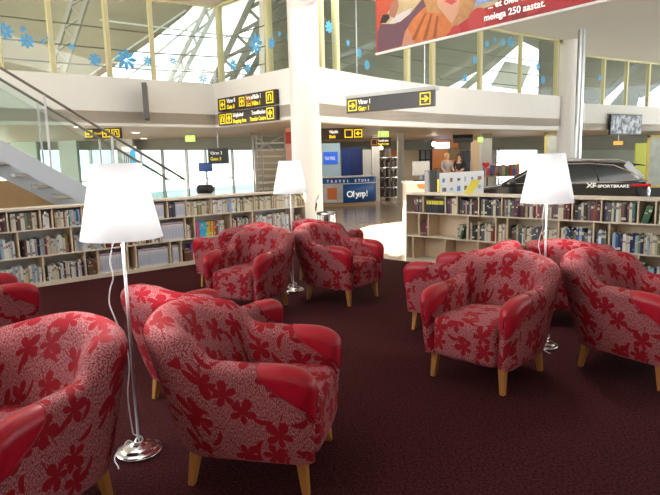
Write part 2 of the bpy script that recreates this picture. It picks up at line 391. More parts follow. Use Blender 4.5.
for i, (a, b, w, l) in enumerate((((462, 90), (524, 36), .28, 'lower broad grey roof beam sloping behind the right gallery glass'),
        ((330, 60), (470, 10), .18, 'long grey roof beam sloping up under the hanging banner'),
        ((440, 78), (512, 38), .2, 'grey roof beam left of the pale skylight panel'),
        ((590, 108), (640, 62), .25, 'grey roof beam sloping behind the far right gallery glass'),
        ((330, 75), (400, 30), .16, 'short grey roof beam beside the white round column'),
        ((640, 96), (690, 60), .22, 'grey roof beam at the right edge of the picture'))):
    bm = bmesh.new(); bar(bm, P(*a, 27), P(*b, 27), w, w); tag(obj('roof_beam', bm, TR if i % 2 else ROOFG), l, 'roof beam')
bm = prism([P(505, 61, 27.5), P(531, 66, 27.5), P(521, 90, 27.5), P(491, 86, 27.5)], (0, .08, 0))
tag(obj('roof_panel', bm, mat('pale_grey_panel', (.5, .52, .5), .6)), 'pale grey trapezoid panel inside the right skylight', 'panel')
bm = prism([P(541, 40, 26), P(556, 44, 26), P(556, 100, 26), P(541, 98, 26)], (0, .3, 0))
tag(obj('gallery_pillar', bm, mat('dark_pillar', (.1, .1, .08), .6)), 'dark square pillar behind the right gallery glass', 'pillar')

# blue flower stickers on the glass
DECAL = mat('blue_sticker', (.10, .42, .78), .6)
flw = [(4.5, 31, 8), (23, 29, 3), (27, 41, 7), (43, 41, 2.4), (51, 38, 4), (71.6, 46.6, 3), (95, 59.5, 6), (126, 59.5, 10), (148, 61, 5), (173, 61, 4), (203, 78, 5),
       (233, 65, 6), (248, 68, 5), (255.7, 44, 10), (271.6, 43, 5.5), (279.5, 34, 2.5), (289, 37, 4),
       (329, 27, 6), (337, 41, 4), (348, 43, 3), (359, 53, 5), (367, 65, 5), (465, 78, 4), (475, 60, 4), (487, 44, 3.5), (495, 40, 3), (503, 42, 4), (511, 42, 5), (538, 67, 4), (543, 80, 4), (600, 78, 3)]
ordn = ['first', 'second', 'third', 'fourth', 'fifth', 'sixth', 'seventh', 'eighth', 'ninth', 'tenth', 'eleventh', 'twelfth', 'thirteenth', 'fourteenth', 'fifteenth', 'sixteenth', 'seventeenth', 'eighteenth', 'nineteenth', 'twentieth']
ordn += ['twenty-'+k for k in ordn[:9]]+['thirtieth']+['thirty-'+k for k in ordn[:9]]+['fortieth']+['forty-'+k for k in ordn[:9]]
kl = kr = 0
for (px, py, r) in flw:
    h = hit(px)
    if not h: continue
    p, d = h; nn = Vector((-d.y, d.x, 0)); q = on_plane(px, py, (p.x-nn.x*.012, p.y-nn.y*.012), (p.x-nn.x*.012+d.x, p.y-nn.y*.012+d.y)); R = r*q.y/FPX
    bm = bmesh.new()
    np_ = 8
    for k in range(np_):
        a = 2*PI*k/np_; ax = Vector((math.cos(a), 0, math.sin(a))); sd = Vector((-math.sin(a), 0, math.cos(a)))
        prof = [(0.10, .02), (.45, .17), (.75, .2), (.95, .1), (1.05, 0), (.95, -.1), (.75, -.2), (.45, -.17), (.10, -.02)]
        v = [bm.verts.new((ax*u+sd*w)*R) for u, w in prof]; bm.faces.new(v)
    o = thick(obj('flower_sticker', bm, DECAL), .004); o.location = q; o.rotation_euler = (0, 0, pick(d))
    if px < 300: kl += 1; l = 'blue flower sticker, %s from the left on the upper glass left of the round column' % ordn[kl-1]
    else: kr += 1; l = 'blue flower sticker, %s from the left on the upper glass right of the round column' % ordn[kr-1]
    tag(o, l, 'sticker', 'blue flower stickers on the gallery glass')

# round lights in the hall ceiling
EMW = mat('lit_lens', (1, .95, .8), .5, emit=6)
for px, py, on, l in ((622.7, 14, 1, 'brightest upper downlight right of the silver pole'), (596, 48, 1, 'lit downlight just right of the silver pole'), (626.7, 55, 1, 'lit downlight above the far gallery rail at right'),
        (500.7, 29.3, 1, 'lit downlight under the end of the hanging banner'), (593, 8, 0, 'unlit downlight nearest the silver pole top'), (629, 34, 0, 'unlit ceiling spot in the right part of the ceiling'),
        (653, 42, 0, 'unlit ceiling spot at the far right edge'), (541.7, 28.3, 0, 'unlit downlight left of the white round column'), (557, 19, 0, 'unlit spot close to the white round column'), (640, 8, 0, 'unlit spot in the top right corner')):
    d = ray(px, py); p = Vector((0, 0, EYE))+d*((5.27-EYE)/d.z); t = thing('ceiling_spot', l, 'ceiling light', p, 0, 'spots in the hall ceiling')
    obj('trim_ring', lathe(bmesh.new(), [(.14, -.001), (.15, -.02), (.10, -.025), (.10, -.001)], 20), WHITEP if on else TR, t)
    obj('lens', lathe(bmesh.new(), [(.098, -.001), (.098, -.015), (0, -.015)], 20), EMW if on else mat('dark_lens', (.08, .08, .08), .3), t)
for px, py, l in ((78, 126, 'lit round downlight under the left balcony near the handrail'), (144, 138, 'long bright light strip under the left balcony'), (136, 132, 'small lit downlight under the left balcony')):
    d = ray(px, py); p = Vector((0, 0, EYE))+d*((2.5-EYE)/d.z); t = thing('soffit_light', l, 'ceiling light', p, 0, 'lights under the left balcony')
    obj('trim_ring', lathe(bmesh.new(), [(.15, -.001), (.15, -.02), (.11, -.025), (.11, -.001)], 20), WHITEP, t)
    obj('lens', lathe(bmesh.new(), [(.108, -.001), (.108, -.018), (0, -.018)], 20), EMW, t)

# ================================================================ ground floor, far left: glazed partition
GLL = glass('partition_glass', (.80, .88, .87), .05)
wl = mat('aluminium', (.55, .58, .58), .4, .6)
pxs = [-30, 12, 38, 62, 90, 112, 140, 162, 186, 205, 232, 252]
for i, (a, b) in enumerate(zip(pxs, pxs[1:])):
    A, B = P(a, 150, 22), P(b, 150, 22); wn += 1
    o = struct('window_%d' % wn, bx(A.x+.04, B.x-.04, 21.99, 22.01, 0, 2.44), GLL)
    bm = bmesh.new(); w = .045
    box(bm, A.x-w, A.x+w, 21.93, 22.07, -.012, 2.5); box(bm, A.x+w, B.x-w, 21.95, 22.05, 2.4, 2.5); box(bm, A.x+w, B.x-w, 21.95, 22.05, -.012, .1)
    if i % 2: box(bm, A.x+w, B.x-w, 21.97, 22.03, 1.0, 1.06)
    obj('window_frame', bm, wl, o)
# solid pale walls between the glass
for i, (a, b, c) in enumerate(((12, 38, (.36, .42, .36)), (60, 78, (.42, .46, .42)), (118, 134, (.40, .44, .4)))):
    A, B = P(a, 150, 20.5), P(b, 150, 20.5)
    struct('wall_partition_%d' % (i+1), bx(A.x, B.x, 20.4, 20.6, -.012, 2.5), mat('partition_%d' % i, c, .5))
# far walls
struct('wall_far', bx(P(254, 150, 33).x, P(452, 150, 33).x, 33, 33.2, -.012, 2.5), mat('warm_wall', (.58, .46, .33), .7, var=.15, vs=.8))
struct('wall_far_right', bx(P(538, 150, 33).x, 21.5, 33, 33.2, -.012, 2.5), mat('dim_wall', (.30, .33, .27), .7, var=.2, vs=.8))
struct('wall_far_middle', bx(P(452, 150, 31).x, P(497, 150, 31).x, 31, 31.2, -.012, 2.5), mat('grey_wall', (.48, .46, .4), .7))

# ================================================================ ARMCHAIR
AL, CR, BKH = .49, .20, .20        # arm straight length, corner radius, back straight length
TOT = 2*AL+PI*CR+BKH
def path(s):
    s2 = s
    m = s2 > TOT/2
    if m: s2 = TOT-s2
    if s2 < AL: c = Vector((-.30, -.37+s2, 0)); n = Vector((-1, 0, 0))
    elif s2 < AL+PI/2*CR:
        a = (s2-AL)/CR; n = Vector((-math.cos(a), math.sin(a), 0)); c = Vector((-.10, -.37+AL, 0))+n*CR
    else: c = Vector((-.10+(s2-AL-PI/2*CR), -.37+AL+CR, 0)); n = Vector((0, 1, 0))
    if m: c.x = -c.x; n.x = -n.x
    return c, n, s2
def sm(a, b, x):
    t = max(0, min(1, (x-a)/(b-a))); return t*t*(3-2*t)
def shell_point(s, v, ex=0):
    """v: length from the top ridge (negative = outer side, positive = inner side)"""
    c, n, s2 = path(s)
    ht = .655+.008*sm(.1, .4, s2)+.135*sm(.465, .615, s2)+.057*sm(.58, .88, s2)
    w = .118+.095*sm(.46, .70, s2)
    k = 1.0
    if s2 < .075: k = math.sqrt(max(0, 1-(1-s2/.075)**2))
    k2 = math.sqrt(max(0, 1-(1-min(s2, .15)/.15)**2)); ht = ht-.10*(1-k2); R = w/2+ex; top = ht+ex
    q = PI/2*R; av = abs(v); sg = -1 if v > 0 else 1        # outer +n
    if av < q: a = av/R; nn = R*math.sin(a); z = top-R+R*math.cos(a)
    else: nn = R; z = top-R-(av-q)
    zmin = .185 if v < 0 else (.19 if s2 < .4 else .36)
    if z < zmin: z = zmin
    nn *= sg*(k if not ex else max(k, .12))
    lean = (.04+.155*sm(.42, .8, s2))*max(0, (z-.185)/.65)-.012-.038*sm(.42, .8, s2)
    lean -= (w-.118)*.2
    if v > 0: lean += -.03*sm(.45, .8, s2)*max(0, (.75-z))/.4
    if v < 0 and z < .26: nn -= .012*(1-(z-.185)/.075)*k
    p = c+n*(nn+lean); p.z = z
    p.y -= .025*sm(.19, .62, z)*(1-sm(0, .3, s2))+ex*(1-sm(0, .06, s2))
    return p
def shell_mesh(mats):
    bm = bmesh.new(); uv = bm.loops.layers.uv.verify(); S = []
    ss = [0, .004, .012, .024, .042, .06, .075]+[.075+(TOT/2-.075)*i/26 for i in range(1, 27)]
    ss = ss+[TOT-x for x in ss[::-1][1:]]
    for s in ss:
        c, n, s2 = path(s); row = []
        tot_o = .70; 
        vs = [-.72, -.6, -.5, -.42, -.34, -.26, -.18, -.13, -.1, -.075, -.05, -.025, 0, .025, .05, .075, .1, .13, .18, .26, .34, .42, .5, .6, .7]
        for v in vs: row.append((bm.verts.new(shell_point(s, v)), s, v))
        S.append(row)
    for a, b in zip(S, S[1:]):
        for i in range(len(a)-1):
            q = (a[i], a[i+1], b[i+1], b[i])
            try: f = bm.faces.new([x[0] for x in q])
            except ValueError: continue
            for l, x in zip(f.loops, q):
                z = x[0].co.z; l[uv].uv = (x[1], (x[2] if z > .19 or x[2] > 0 else x[2]))
    bmesh.ops.dissolve_degenerate(bm, edges=bm.edges[:], dist=1e-5)
    bmesh.ops.recalc_face_normals(bm, faces=bm.faces[:]); return bm
def pad_mesh(mirror):
    bm = bmesh.new(); G = []; NA, NB = 30, 12; Wd = .20; loop = []
    for i in range(NA+1):
        a = 2*i/NA-1; v = Wd*a; smax = max(.012, .25*max(0, 1-abs(a)**2.0)**.62)
        row = []
        for j in range(NB+1):
            s = smax*(j/NB)**1.4; p = shell_point(s, v-.01, .0045 if j < NB else .001)
            if mirror: p.x = -p.x
            row.append(bm.verts.new(p))
            if j == NB: loop.append(p.copy())
        G.append(row)
    for a, b in zip(G, G[1:]):
        for j in range(NB): bm.faces.new((a[j], a[j+1], b[j+1], b[j]))
    bmesh.ops.recalc_face_normals(bm, faces=bm.faces[:]); return bm, loop
SEAMM = mat('dark_red_piping', (.30, .004, .012), .4)
def make_chair():
    t = bpy.data.objects.new('armchair', None); COL.objects.link(t); t.empty_display_size = .1
    obj('upholstered_shell', shell_mesh(None), FABRIC, t, True)
    bm = rounded_box((0, -.075, .318), (.25, .305, .142), .055, 7)
    for v in bm.verts:
        if v.co.z > .4:
            v.co.z += .028*(1-(v.co.x/.27)**2)*(1-((v.co.y+.06)/.36)**2)-.02*(v.co.y+.05)
        if v.co.y < -.3: v.co.y -= .012*(1-(v.co.x/.26)**2)
    box_uv(bm); obj('seat', bm, FABRIC, t, True)
    for mirror in (0, 1):
        bm, lp = pad_mesh(mirror); p = obj('arm_pad', bm, LEATHER, t, True); p['label'] = 'smooth red leather arm end'
        bm = bmesh.new(); tube(bm, lp, .0035, 6); obj('piping', bm, SEAMM, p, True)
    obj('underside', bevel(bx(-.27, .27, -.31, .25, .172, .21), .01, 1), DARK, t)
    for sx in (-1, 1):
        for sy in (-1, 1):
            bm = bmesh.new(); cx, cy = sx*.26, (-.30 if sy < 0 else .235); ex, ey = sx*.012, sy*.02+(.01 if sy > 0 else 0)
            a = [bm.verts.new((cx+dx*.026, cy+dy*.026, .18)) for dx, dy in ((-1, -1), (1, -1), (1, 1), (-1, 1))]
            b = [bm.verts.new((cx+ex+dx*.017, cy+ey+dy*.017, .0)) for dx, dy in ((-1, -1), (1, -1), (1, 1), (-1, 1))]
            bm.faces.new(a); bm.faces.new(b[::-1])
            for i in range(4): bm.faces.new((b[i], b[(i+1) % 4], a[(i+1) % 4], a[i]))
            bevel(bm, .004, 1); obj('leg', bm, WOODLEG, t)
    return t
CHAIRS = [  # x, y, facing direction, label, group
    (-.40, 2.84, (.98, -.2), 'red flowered armchair in the middle foreground, turned to face right', 'armchairs around the nearest floor lamp'),
    (-1.42, 2.34, (-.33, -.94), 'red flowered armchair in the lower left corner, cut off by the edge', 'armchairs around the nearest floor lamp'),
    (-.84, 3.74, (.6, .8), 'red flowered armchair seen from behind, hidden behind the middle foreground armchair', 'armchairs around the nearest floor lamp'),
    (-2.93, 4.60, (.74, .67), 'red armchair at the left edge in front of the left bookcase', None),
    (-.86, 6.05, (-.42, -.9), 'red armchair facing the viewer in the middle distance, left of the pair', 'armchairs around the middle floor lamp'),
    (.11, 6.46, (.79, -.61), 'red armchair facing right in the middle distance, right of the pair', 'armchairs around the middle floor lamp'),
    (-.03, 7.58, (.5, .86), 'red armchair facing away, behind the right middle-distance armchair', 'armchairs around the middle floor lamp'),
    (-1.24, 7.22, (-.75, .66), 'red armchair facing away, mostly hidden behind the left middle-distance armchair', 'armchairs around the middle floor lamp'),
    (1.15, 4.02, (-.69, -.72), 'red flowered armchair facing the viewer in front of the right floor lamp', 'armchairs around the right floor lamp'),
    (2.23, 4.02, (.55, -.83), 'red flowered armchair at the right edge, side turned to the viewer', 'armchairs around the right floor lamp'),
    (1.18, 5.14, (-.78, .62), 'red armchair facing left, behind the front right armchair beside the empty shelves', 'armchairs around the right floor lamp'),
    (2.3, 5.26, (.6, .8), 'red armchair facing away behind the right floor lamp pole', 'armchairs around the right floor lamp'),
]
ch0 = make_chair()
for i, (x, y, f, l, g) in enumerate(CHAIRS):
    o = ch0 if i == 0 else copy_tree(ch0)
    o.location = (x, y, 0); o.rotation_euler = (0, 0, math.atan2(f[1], f[0])+PI/2); tag(o, l, 'armchair', g or 'armchairs')

# ================================================================ FLOOR LAMP
def shade_material():
    m = bpy.data.materials.new('lamp_shade_cloth'); m.use_nodes = True; nt = m.node_tree; nt.nodes.clear()
    o = nt.nodes.new('ShaderNodeOutputMaterial'); d = nt.nodes.new('ShaderNodeBsdfDiffuse'); t = nt.nodes.new('ShaderNodeBsdfTranslucent')
    d.inputs[0].default_value = (.9, .91, .92, 1); t.inputs[0].default_value = (.96, .97, 1, 1)
    mx = nt.nodes.new('ShaderNodeMixShader'); mx.inputs[0].default_value = .5
    nt.links.new(d.outputs[0], mx.inputs[1]); nt.links.new(t.outputs[0], mx.inputs[2]); nt.links.new(mx.outputs[0], o.inputs[0]); return m
SHADE = shade_material()
CORD = mat('white_cord', (.75, .75, .78), .4)
def make_lamp():
    t = bpy.data.objects.new('floor_lamp', None); COL.objects.link(t); t.empty_display_size = .1
    b = obj('base', lathe(bmesh.new(), [(0, 0), (.118, 0), (.125, .006), (.125, .018), (.118, .024), (.10, .028), (.096, .036), (.075, .046), (.05, .052), (.046, .062), (.022, .07), (.016, .085), (0, .085)], 40), CHROME, t, True); sharp(b, 50); b['label'] = 'shiny chrome round base'
    obj('pole', tube(bmesh.new(), [(0, 0, .08), (0, 0, 1.50)], .0085, 12), mat('pale_metal', (.7, .7, .72), .3, .5), t, True)
    s = obj('lamp_shade', lathe(bmesh.new(), [(.207, 1.20), (.125, 1.585), (.1225, 1.585), (.2045, 1.20), (.207, 1.20)], 48), SHADE, t, True); sharp(s, 60)
    bm = bmesh.new()
    for k in range(3):
        a = 2*PI*k/3; bar(bm, (0, 0, 1.50), (.124*math.cos(a), .124*math.sin(a), 1.575), .004, .004)
    obj('shade_ring', bm, CHROME, t)
    obj('bulb', lathe(bmesh.new(), [(.012, 1.30), (.014, 1.34), (.03, 1.37), (.034, 1.40), (.025, 1.43), (0, 1.44)], 20, (.035, 0, 0)), mat('warm_bulb', (1, .95, .85), .3, emit=12), t, True)
    c = [(.02, 0, 1.30), (-.03, -.02, 1.2), (-.05, -.03, 1.14), (-.062, -.035, 1.07), (-.052, -.03, 1.0), (-.075, -.03, .93), (-.085, -.03, .86), (-.07, -.03, .80), (-.05, -.02, .72),
         (-.02, -.015, .62), (-.012, -.014, .5), (-.028, -.02, .38), (-.03, -.02, .28), (-.022, -.02, .16), (-.01, -.03, .12), (.03, -.035, .11), (.035, -.04, .085), (0, -.05, .08), (-.035, -.06, .10), (-.06, -.08, .07), (-.085, -.11, .05), (-.085, -.135, .028), (-.06, -.16, .008), (-.05, -.18, .005)]
    sp = []
    for i in range(len(c)-1):
        p0, p1, p2, p3 = [Vector(c[max(0, min(len(c)-1, i+k))]) for k in (-1, 0, 1, 2)]
        for j in range(4):
            u = j/4; sp.append(.5*((2*p1)+(p2-p0)*u+(2*p0-5*p1+4*p2-p3)*u*u+(3*p1-p0-3*p2+p3)*u**3))
    sp.append(Vector(c[-1])); obj('cord', tube(bmesh.new(), sp, .0035, 6), CORD, t, True)
    return t
lp0 = make_lamp()
for i, (x, y, rz, l) in enumerate(((-1.085, 2.96, 0, 'nearest and largest floor lamp, white shade, between the two left foreground armchairs'),
        (-.46, 6.87, 0, 'farthest floor lamp with white shade, between the middle-distance armchairs before the round column'),
        (1.745, 4.56, .25, 'floor lamp with white shade on the right, behind the front right armchair'))):
    o = lp0 if i == 0 else copy_tree(lp0)
    o.location = (x, y, 0); o.rotation_euler = (0, 0, rz); tag(o, l, 'floor lamp', 'white floor lamps')
    pl_ = bpy.data.lights.new('lamp_light', 'POINT'); pl_.energy = 20; pl_.shadow_soft_size = .04; pl_.color = (1, .97, .92)
    lo = bpy.data.objects.new('lamp_light', pl_); COL.objects.link(lo); lo.location = (x-.03, y, 1.34)

# ================================================================ BOOKCASES
Z1, Z2, ZT = .40, .755, 1.06
ROWZ = [(.06, Z1), (Z1+.018, Z2), (Z2+.018, ZT-.03)]
def bookcase(Pt, D, B, u0, u1, rows, label, back):
    t = thing('bookcase', label, 'bookcase', Pt, pick(D), 'long low bookcases')
    dp = .30
    obj('top_panel', bevel(bx(u0, u1, -.005, dp, ZT-.03, ZT), .003, 1), BIRCHW, t)
    obj('plinth', bx(u0+.02, u1-.02, .0, dp-.02, 0, .042), BIRCHW, t)
    obj('bottom_panel', bx(u0+.018, u1-.018, 0, dp-.005, .042, .06), BIRCHW, t)
    for z in (Z1, Z2): obj('shelf', bx(u0+.018, u1-.018, .0, dp-.006, z, z+.018), BIRCHW, t)
    for a in (u0, u1-.018): obj('side_panel', bx(a, a+.018, .0, dp, 0, ZT-.03), BIRCHW, t)
    obj('back_panel', bx(u0+.018, u1-.018, dp-.006, dp, .06, ZT-.03), back, t)
    for (z0, z1), divs in zip(ROWZ, rows):
        for u in divs:
            if u0+.05 < u < u1-.05: obj('divider', bx(u-.009, u+.009, .003, dp-.007, z0, z1), BIRCH, t)
    return t
L1 = [-0.66, -0.3, 0.09, 0.24, 0.62, 1.12, 1.59, 1.88, 2.19, 2.62, 3.44, 3.85]
L2 = [-0.69, -0.2, 0.46, 0.9, 1.37, 1.73, 2.15, 2.31, 2.97, 3.39, 4.24]
L3 = [-0.73, 0.07, 0.61, 0.79, 1.21, 1.34, 1.88, 2.06, 2.51, 3.11, 3.72]
R1 = [0.26, 0.64, 0.83, 1.17, 1.51, 2.44, 2.78, 3.18, 3.36, 3.7]
R2 = [0.19, 0.35, 1.01, 1.43, 1.6, 2.28, 2.7, 2.88, 3.72]
R3 = [0.08, 0.64, 1.17, 1.79, 2.32, 2.8, 3.21, 3.74]
bookcase(LP, LD, LB, -1.3, 4.54, [L3, L2, L1], 'long low birch bookcase on the left, running back to the round column', mat('pale_back', (.72, .72, .70), .6))
bookcase(RP, RD, RB, -.05, 4.3, [R3, R2, R1], 'long low birch bookcase on the right, with empty lower shelves at its left end', BIRCH)

C_ = {'darkred': (.18, .02, .02), 'red': (.34, .05, .04), 'navy': (.02, .03, .10), 'blue': (.05, .12, .32), 'lblue': (.34, .48, .62), 'teal': (.03, .14, .16), 'green': (.03, .12, .06), 'olive': (.22, .22, .08),
      'black': (.015, .015, .02), 'brown': (.17, .08, .04), 'tan': (.50, .36, .20), 'cream': (.72, .66, .50), 'white': (.78, .77, .74), 'grey': (.35, .35, .35), 'dgrey': (.10, .10, .11), 'orange': (.72, .22, .03),
      'yellow': (.82, .66, .05), 'pink': (.75, .10, .35), 'purple': (.25, .08, .35), 'cyan': (.05, .55, .8), 'beige': (.62, .55, .42), 'maroon': (.15, .02, .04)}
NM = {'darkred': 'dark red', 'lblue': 'light blue', 'dgrey': 'dark grey'}
def bm_(c): return mat('cover_'+c, C_[c], .45)
BANDL, BANDD = mat('title_band_light', (.7, .66, .5), .5), mat('title_band_dark', (.30, .22, .18), .5)
def book_geom(bm, th, h, dpt, mi, band, M):
    c = .0022
    def b(*a, k=0): box(bm, *a, mi=k, M=M)
    b(0, c, 0, dpt, 0, h, k=mi[0]); b(th-c, th, 0, dpt, 0, h, k=mi[0]); b(c, th-c, 0, c, 0, h, k=mi[0])
    b(c, th-c, c, dpt-.004, .003, h-.004, k=mi[1])
    if band: b(.001, th-.001, -.0012, 0, h*band[0], h*band[1], k=mi[2])
mixes = {
 'any': 'darkred navy olive teal cream white tan black grey blue brown beige white cream lblue white beige green',
 'dark': 'maroon brown darkred black brown dgrey navy', 'light': 'white cream beige white lblue cream tan white', 'beige': 'beige cream tan cream beige white olive cream',
 'white': 'white cream white lblue white beige grey red', 'mixr': 'black navy darkred cream dgrey green beige maroon brown dgrey cream red tan teal beige grey white black', 'redbrown': 'red darkred brown maroon beige tan black cream dgrey',
 'blueish': 'blue navy lblue cream beige navy white olive lblue', 'black': 'black dgrey navy black', 'greenv': 'green', 'bright': None, 'yb': 'black'}
bright = ['pink', 'pink', 'cyan', 'cyan', 'cyan', 'cyan', 'yellow', 'yellow', 'orange', 'yellow', 'orange', 'red', 'red', 'lblue', 'white', 'cream', 'cream', 'beige']
# row (0 bottom, 1 middle, 2 top), from u, to u, mix, mode
CELLS = {'left': [
  (2, -.66, -.3, 'dark'), (2, -.27, .07, 'any'), (2, .11, .23, 'light'), (2, .26, .60, 'any'), (2, .64, 1.10, 'any'), (2, 1.14, 1.57, 'light'), (2, 1.6, 1.87, 'FILE'), (2, 1.9, 2.0, 'black'), (2, 2.0, 2.18, 'FILE'),
  (2, 2.2, 2.61, 'beige'), (2, 2.64, 3.1, 'white'), (2, 3.1, 3.43, 'beige'), (2, 3.46, 3.84, 'beige'), (2, 3.87, 4.48, 'beige'),
  (1, -.69, -.42, 'blueish'), (1, -.42, -.21, 'light'), (1, -.17, .44, 'any'), (1, .48, .89, 'white'), (1, .92, 1.36, 'redbrown'), (1, 1.39, 1.72, 'any'), (1, 1.75, 2.14, 'FILE'), (1, 2.17, 2.30, 'mixr'), (1, 2.33, 2.85, 'BRIGHT'),
  (1, 3.0, 3.38, 'any'), (1, 3.42, 4.2, 'white'), (1, 4.27, 4.45, 'redbrown'),
  (0, -.5, .05, 'light'), (0, .09, .60, 'any'), (0, .63, .78, 'dark'), (0, .8, 1.2, 'FILE'), (0, 1.36, 1.87, 'FILE'), (0, 1.9, 2.05, 'FILE'), (0, 2.1, 2.45, 'P')],
 'right': [(2, .08, .24, 'dark'), (2, .30, .62, 'yb'), (2, .66, .82, 'mixr'), (2, .86, 1.16, 'mixr'), (2, 1.19, 1.50, 'mixr'), (2, 1.53, 2.43, 'mixr'), (2, 2.46, 2.77, 'redbrown'), (2, 2.80, 3.16, 'mixr'), (2, 3.20, 3.35, 'greenv'), (2, 3.38, 3.66, 'blueish'),
  (1, .2, .34, 'brownx'), (1, .78, 1.0, 'lean'), (1, 1.03, 1.42, 'redbrown'), (1, 1.45, 1.59, 'light'), (1, 1.62, 2.27, 'mixr'), (1, 2.30, 2.69, 'blueish'), (1, 2.72, 2.86, 'blueish'), (1, 2.90, 3.70, 'blueish'),
  (0, 3.24, 3.70, 'blueish')]}
mixes['brownx'] = 'brown black maroon'; mixes['P'] = 'brown purple yellow black cyan purple white'; mixes['lean'] = 'black dgrey green beige'
sides = {'left': (LP, LD, LB), 'right': (RP, RD, RB)}
rown = ['bottom', 'middle', 'top']
BOOKS = []
FILEM = mat('white_magazine', (.76, .77, .80), .5); FILER = mat('magazine_header', (.45, .12, .18), .5); FILEB = mat('magazine_print', (.45, .52, .66), .5)
files = []
for side in ('left', 'right'):
    Pt, D, B = sides[side]; cellno = {}
    for (row, ua, ub, mx) in CELLS[side]:
        z = ROWZ[row][0]; clear = ROWZ[row][1]-z; u = ua+.012; cellno[row] = cellno.get(row, 0)+1; cn = cellno[row]; k = 0
        if mx == 'FILE':
            while u+.05 < ub-.005: files.append((side, row, cn, k, u, z)); u += .052; k += 1
            continue
        fam = random.uniform(.2, .245)
        while u < ub-.02:
            if mx == 'BRIGHT':
                if k >= len(bright): break
                c = bright[k]; th = .028; h = .235
            elif mx == 'P': c = mixes['P'].split()[k % 7]; th = .12 if k == 0 else .03; h = .19 if k == 0 else .26
            else:
                c = random.choice(mixes[mx].split()); th = random.uniform(.016, .036); h = min(clear-.035, random.uniform(fam-.025, fam+.035))
            if mx == 'greenv': th = .04; h = .22
            if mx == 'yb': th = .04; h = .2
            tilt = .28 if (mx == 'lean' and k < 3) or mx == 'greenv' else 0
            if mx == 'lean' and k == 3: u += .2*math.sin(.28)+.015
            if tilt: th = .034; h = .2
            if u+th+h*math.sin(tilt) > ub-.003: break
            BOOKS.append(dict(side=side, row=row, cell=cn, k=k, u=u, z=z, th=th, h=h, c=c, d=random.uniform(.14, .19), y=random.uniform(.015, .03),
                 band=(random.choice([(.7, .86), (.55, .62), (.12, .25), (.66, .8)]) if mx != 'yb' else (.62, .9)), bl=('y' if mx == 'yb' else ('l' if random.random() < .6 else 'd')),
                 tilt=tilt, P=Pt+D*u))
            u += th/math.cos(tilt)+random.choice([.001, .001, .002, .004]); k += 1
        # leave the leaning ones room
YB = mat('yellow_label', (.8, .68, .05), .5)
BOOKS.sort(key=lambda b: b['P'].y)
def book_mats(b): return [bm_(b['c']), PAPER, YB if b['bl'] == 'y' else (BANDL if (b['bl'] == 'l' and b['c'] not in ('white', 'cream', 'beige')) else BANDD)]
rest = []
for i, b in enumerate(BOOKS):
    Pt, D, B = sides[b['side']]
    p = Pt+D*b['u']+B*b['y']; p = Vector((p.x, p.y, b['z']+.0005)); rz = pick(D)
    if b['tilt']:
        # a leaning book stands on one lower edge
        Mt = Matrix.Translation(p+D*.0+Vector((0, 0, 0))) @ Matrix.Rotation(rz, 4, 'Z') @ Matrix.Rotation(b['tilt'], 4, 'Y')
        Mt = Matrix.Translation((0, 0, b['th']*math.sin(b['tilt']))) @ Mt
    else: Mt = Matrix.Translation(p) @ Matrix.Rotation(rz, 4, 'Z')
    if i >= 300: rest.append((b, Mt)); continue
    bm = bmesh.new(); book_geom(bm, b['th'], b['h'], b['d'], (0, 1, 2), b['band'], Matrix.Identity(4))
    o = obj('book', bm, book_mats(b)); o.matrix_world = Mt
    tag(o, '%s book, %s in section %s of the %s shelf, %s bookcase' % (NM.get(b['c'], b['c']), ordn[b['k']], ordn[b['cell']-1], rown[b['row']], b['side']), 'book', 'books on the %s shelf of the %s bookcase' % (rown[b['row']], b['side']))
    if b['side'] == 'right' and b['c'] != 'green' and i % 3 != 0:
        w = min(.012, b['th']*.5); obj('paper_slip', bx(b['th']/2-w/2, b['th']/2+w/2, .004, .006, b['h']-.03, b['h']+random.uniform(.008, .02)), PAPER, o)
bm = bmesh.new(); ml = [PAPER, BANDL, BANDD, YB]+[bm_(c) for c in C_]; ck = list(C_)
for b, Mt in rest: book_geom(bm, b['th'], b['h'], b['d'], (4+ck.index(b['c']), 0, 3 if b['bl'] == 'y' else (1 if b['bl'] == 'l' and b['c'] not in ('white', 'cream', 'beige') else 2)), b['band'], Mt)
if rest: tag(obj('books', bm, ml), 'small far-off books filling the more distant sections of both long bookcases', 'books', None, 'stuff')
for (side, row, cn, k, u, z) in files:
    Pt, D, B = sides[side]; bm = bmesh.new(); h = .27 if row < 2 else .225
    box(bm, 0, .05, 0, .2, 0, h, 0); box(bm, .001, .049, -.0015, 0, h-.022, h-.008, 1)
    for q in range(4): box(bm, .006+q*.0105, .0115+q*.0105, -.0012, 0, .03+.01*(q % 2), h-.05-.02*((k+q) % 3), 2)
    o = obj('magazine_file', bm, [FILEM, FILER, FILEB]); p = Pt+D*u+B*.02; o.location = (p.x, p.y, z+.0005); o.rotation_euler = (0, 0, pick(D))
    tag(o, 'white magazine file with red header, %s in section %s of the %s shelf, left bookcase' % (ordn[k], ordn[cn-1], rown[row]), 'magazine file', 'white magazine files on the left bookcase')

# yellow leaflet leaning on the right bookcase top
t = at(463, 190, 8.55)
o = obj('leaflet', prism([(-.11, 0, 0), (.02, 0, 0), (.13, 0, .19), (.01, 0, .2)], (0, .03, 0)), mat('yellow_print', (.85, .75, .12), .5)); o.location = (t.x, t.y+.12, 1.062)
o.location = (RP+RD*.98+RB*.15)+Vector((0, 0, 1.061)); tag(o, 'yellow leaflet stand leaning on the right bookcase top', 'leaflet')

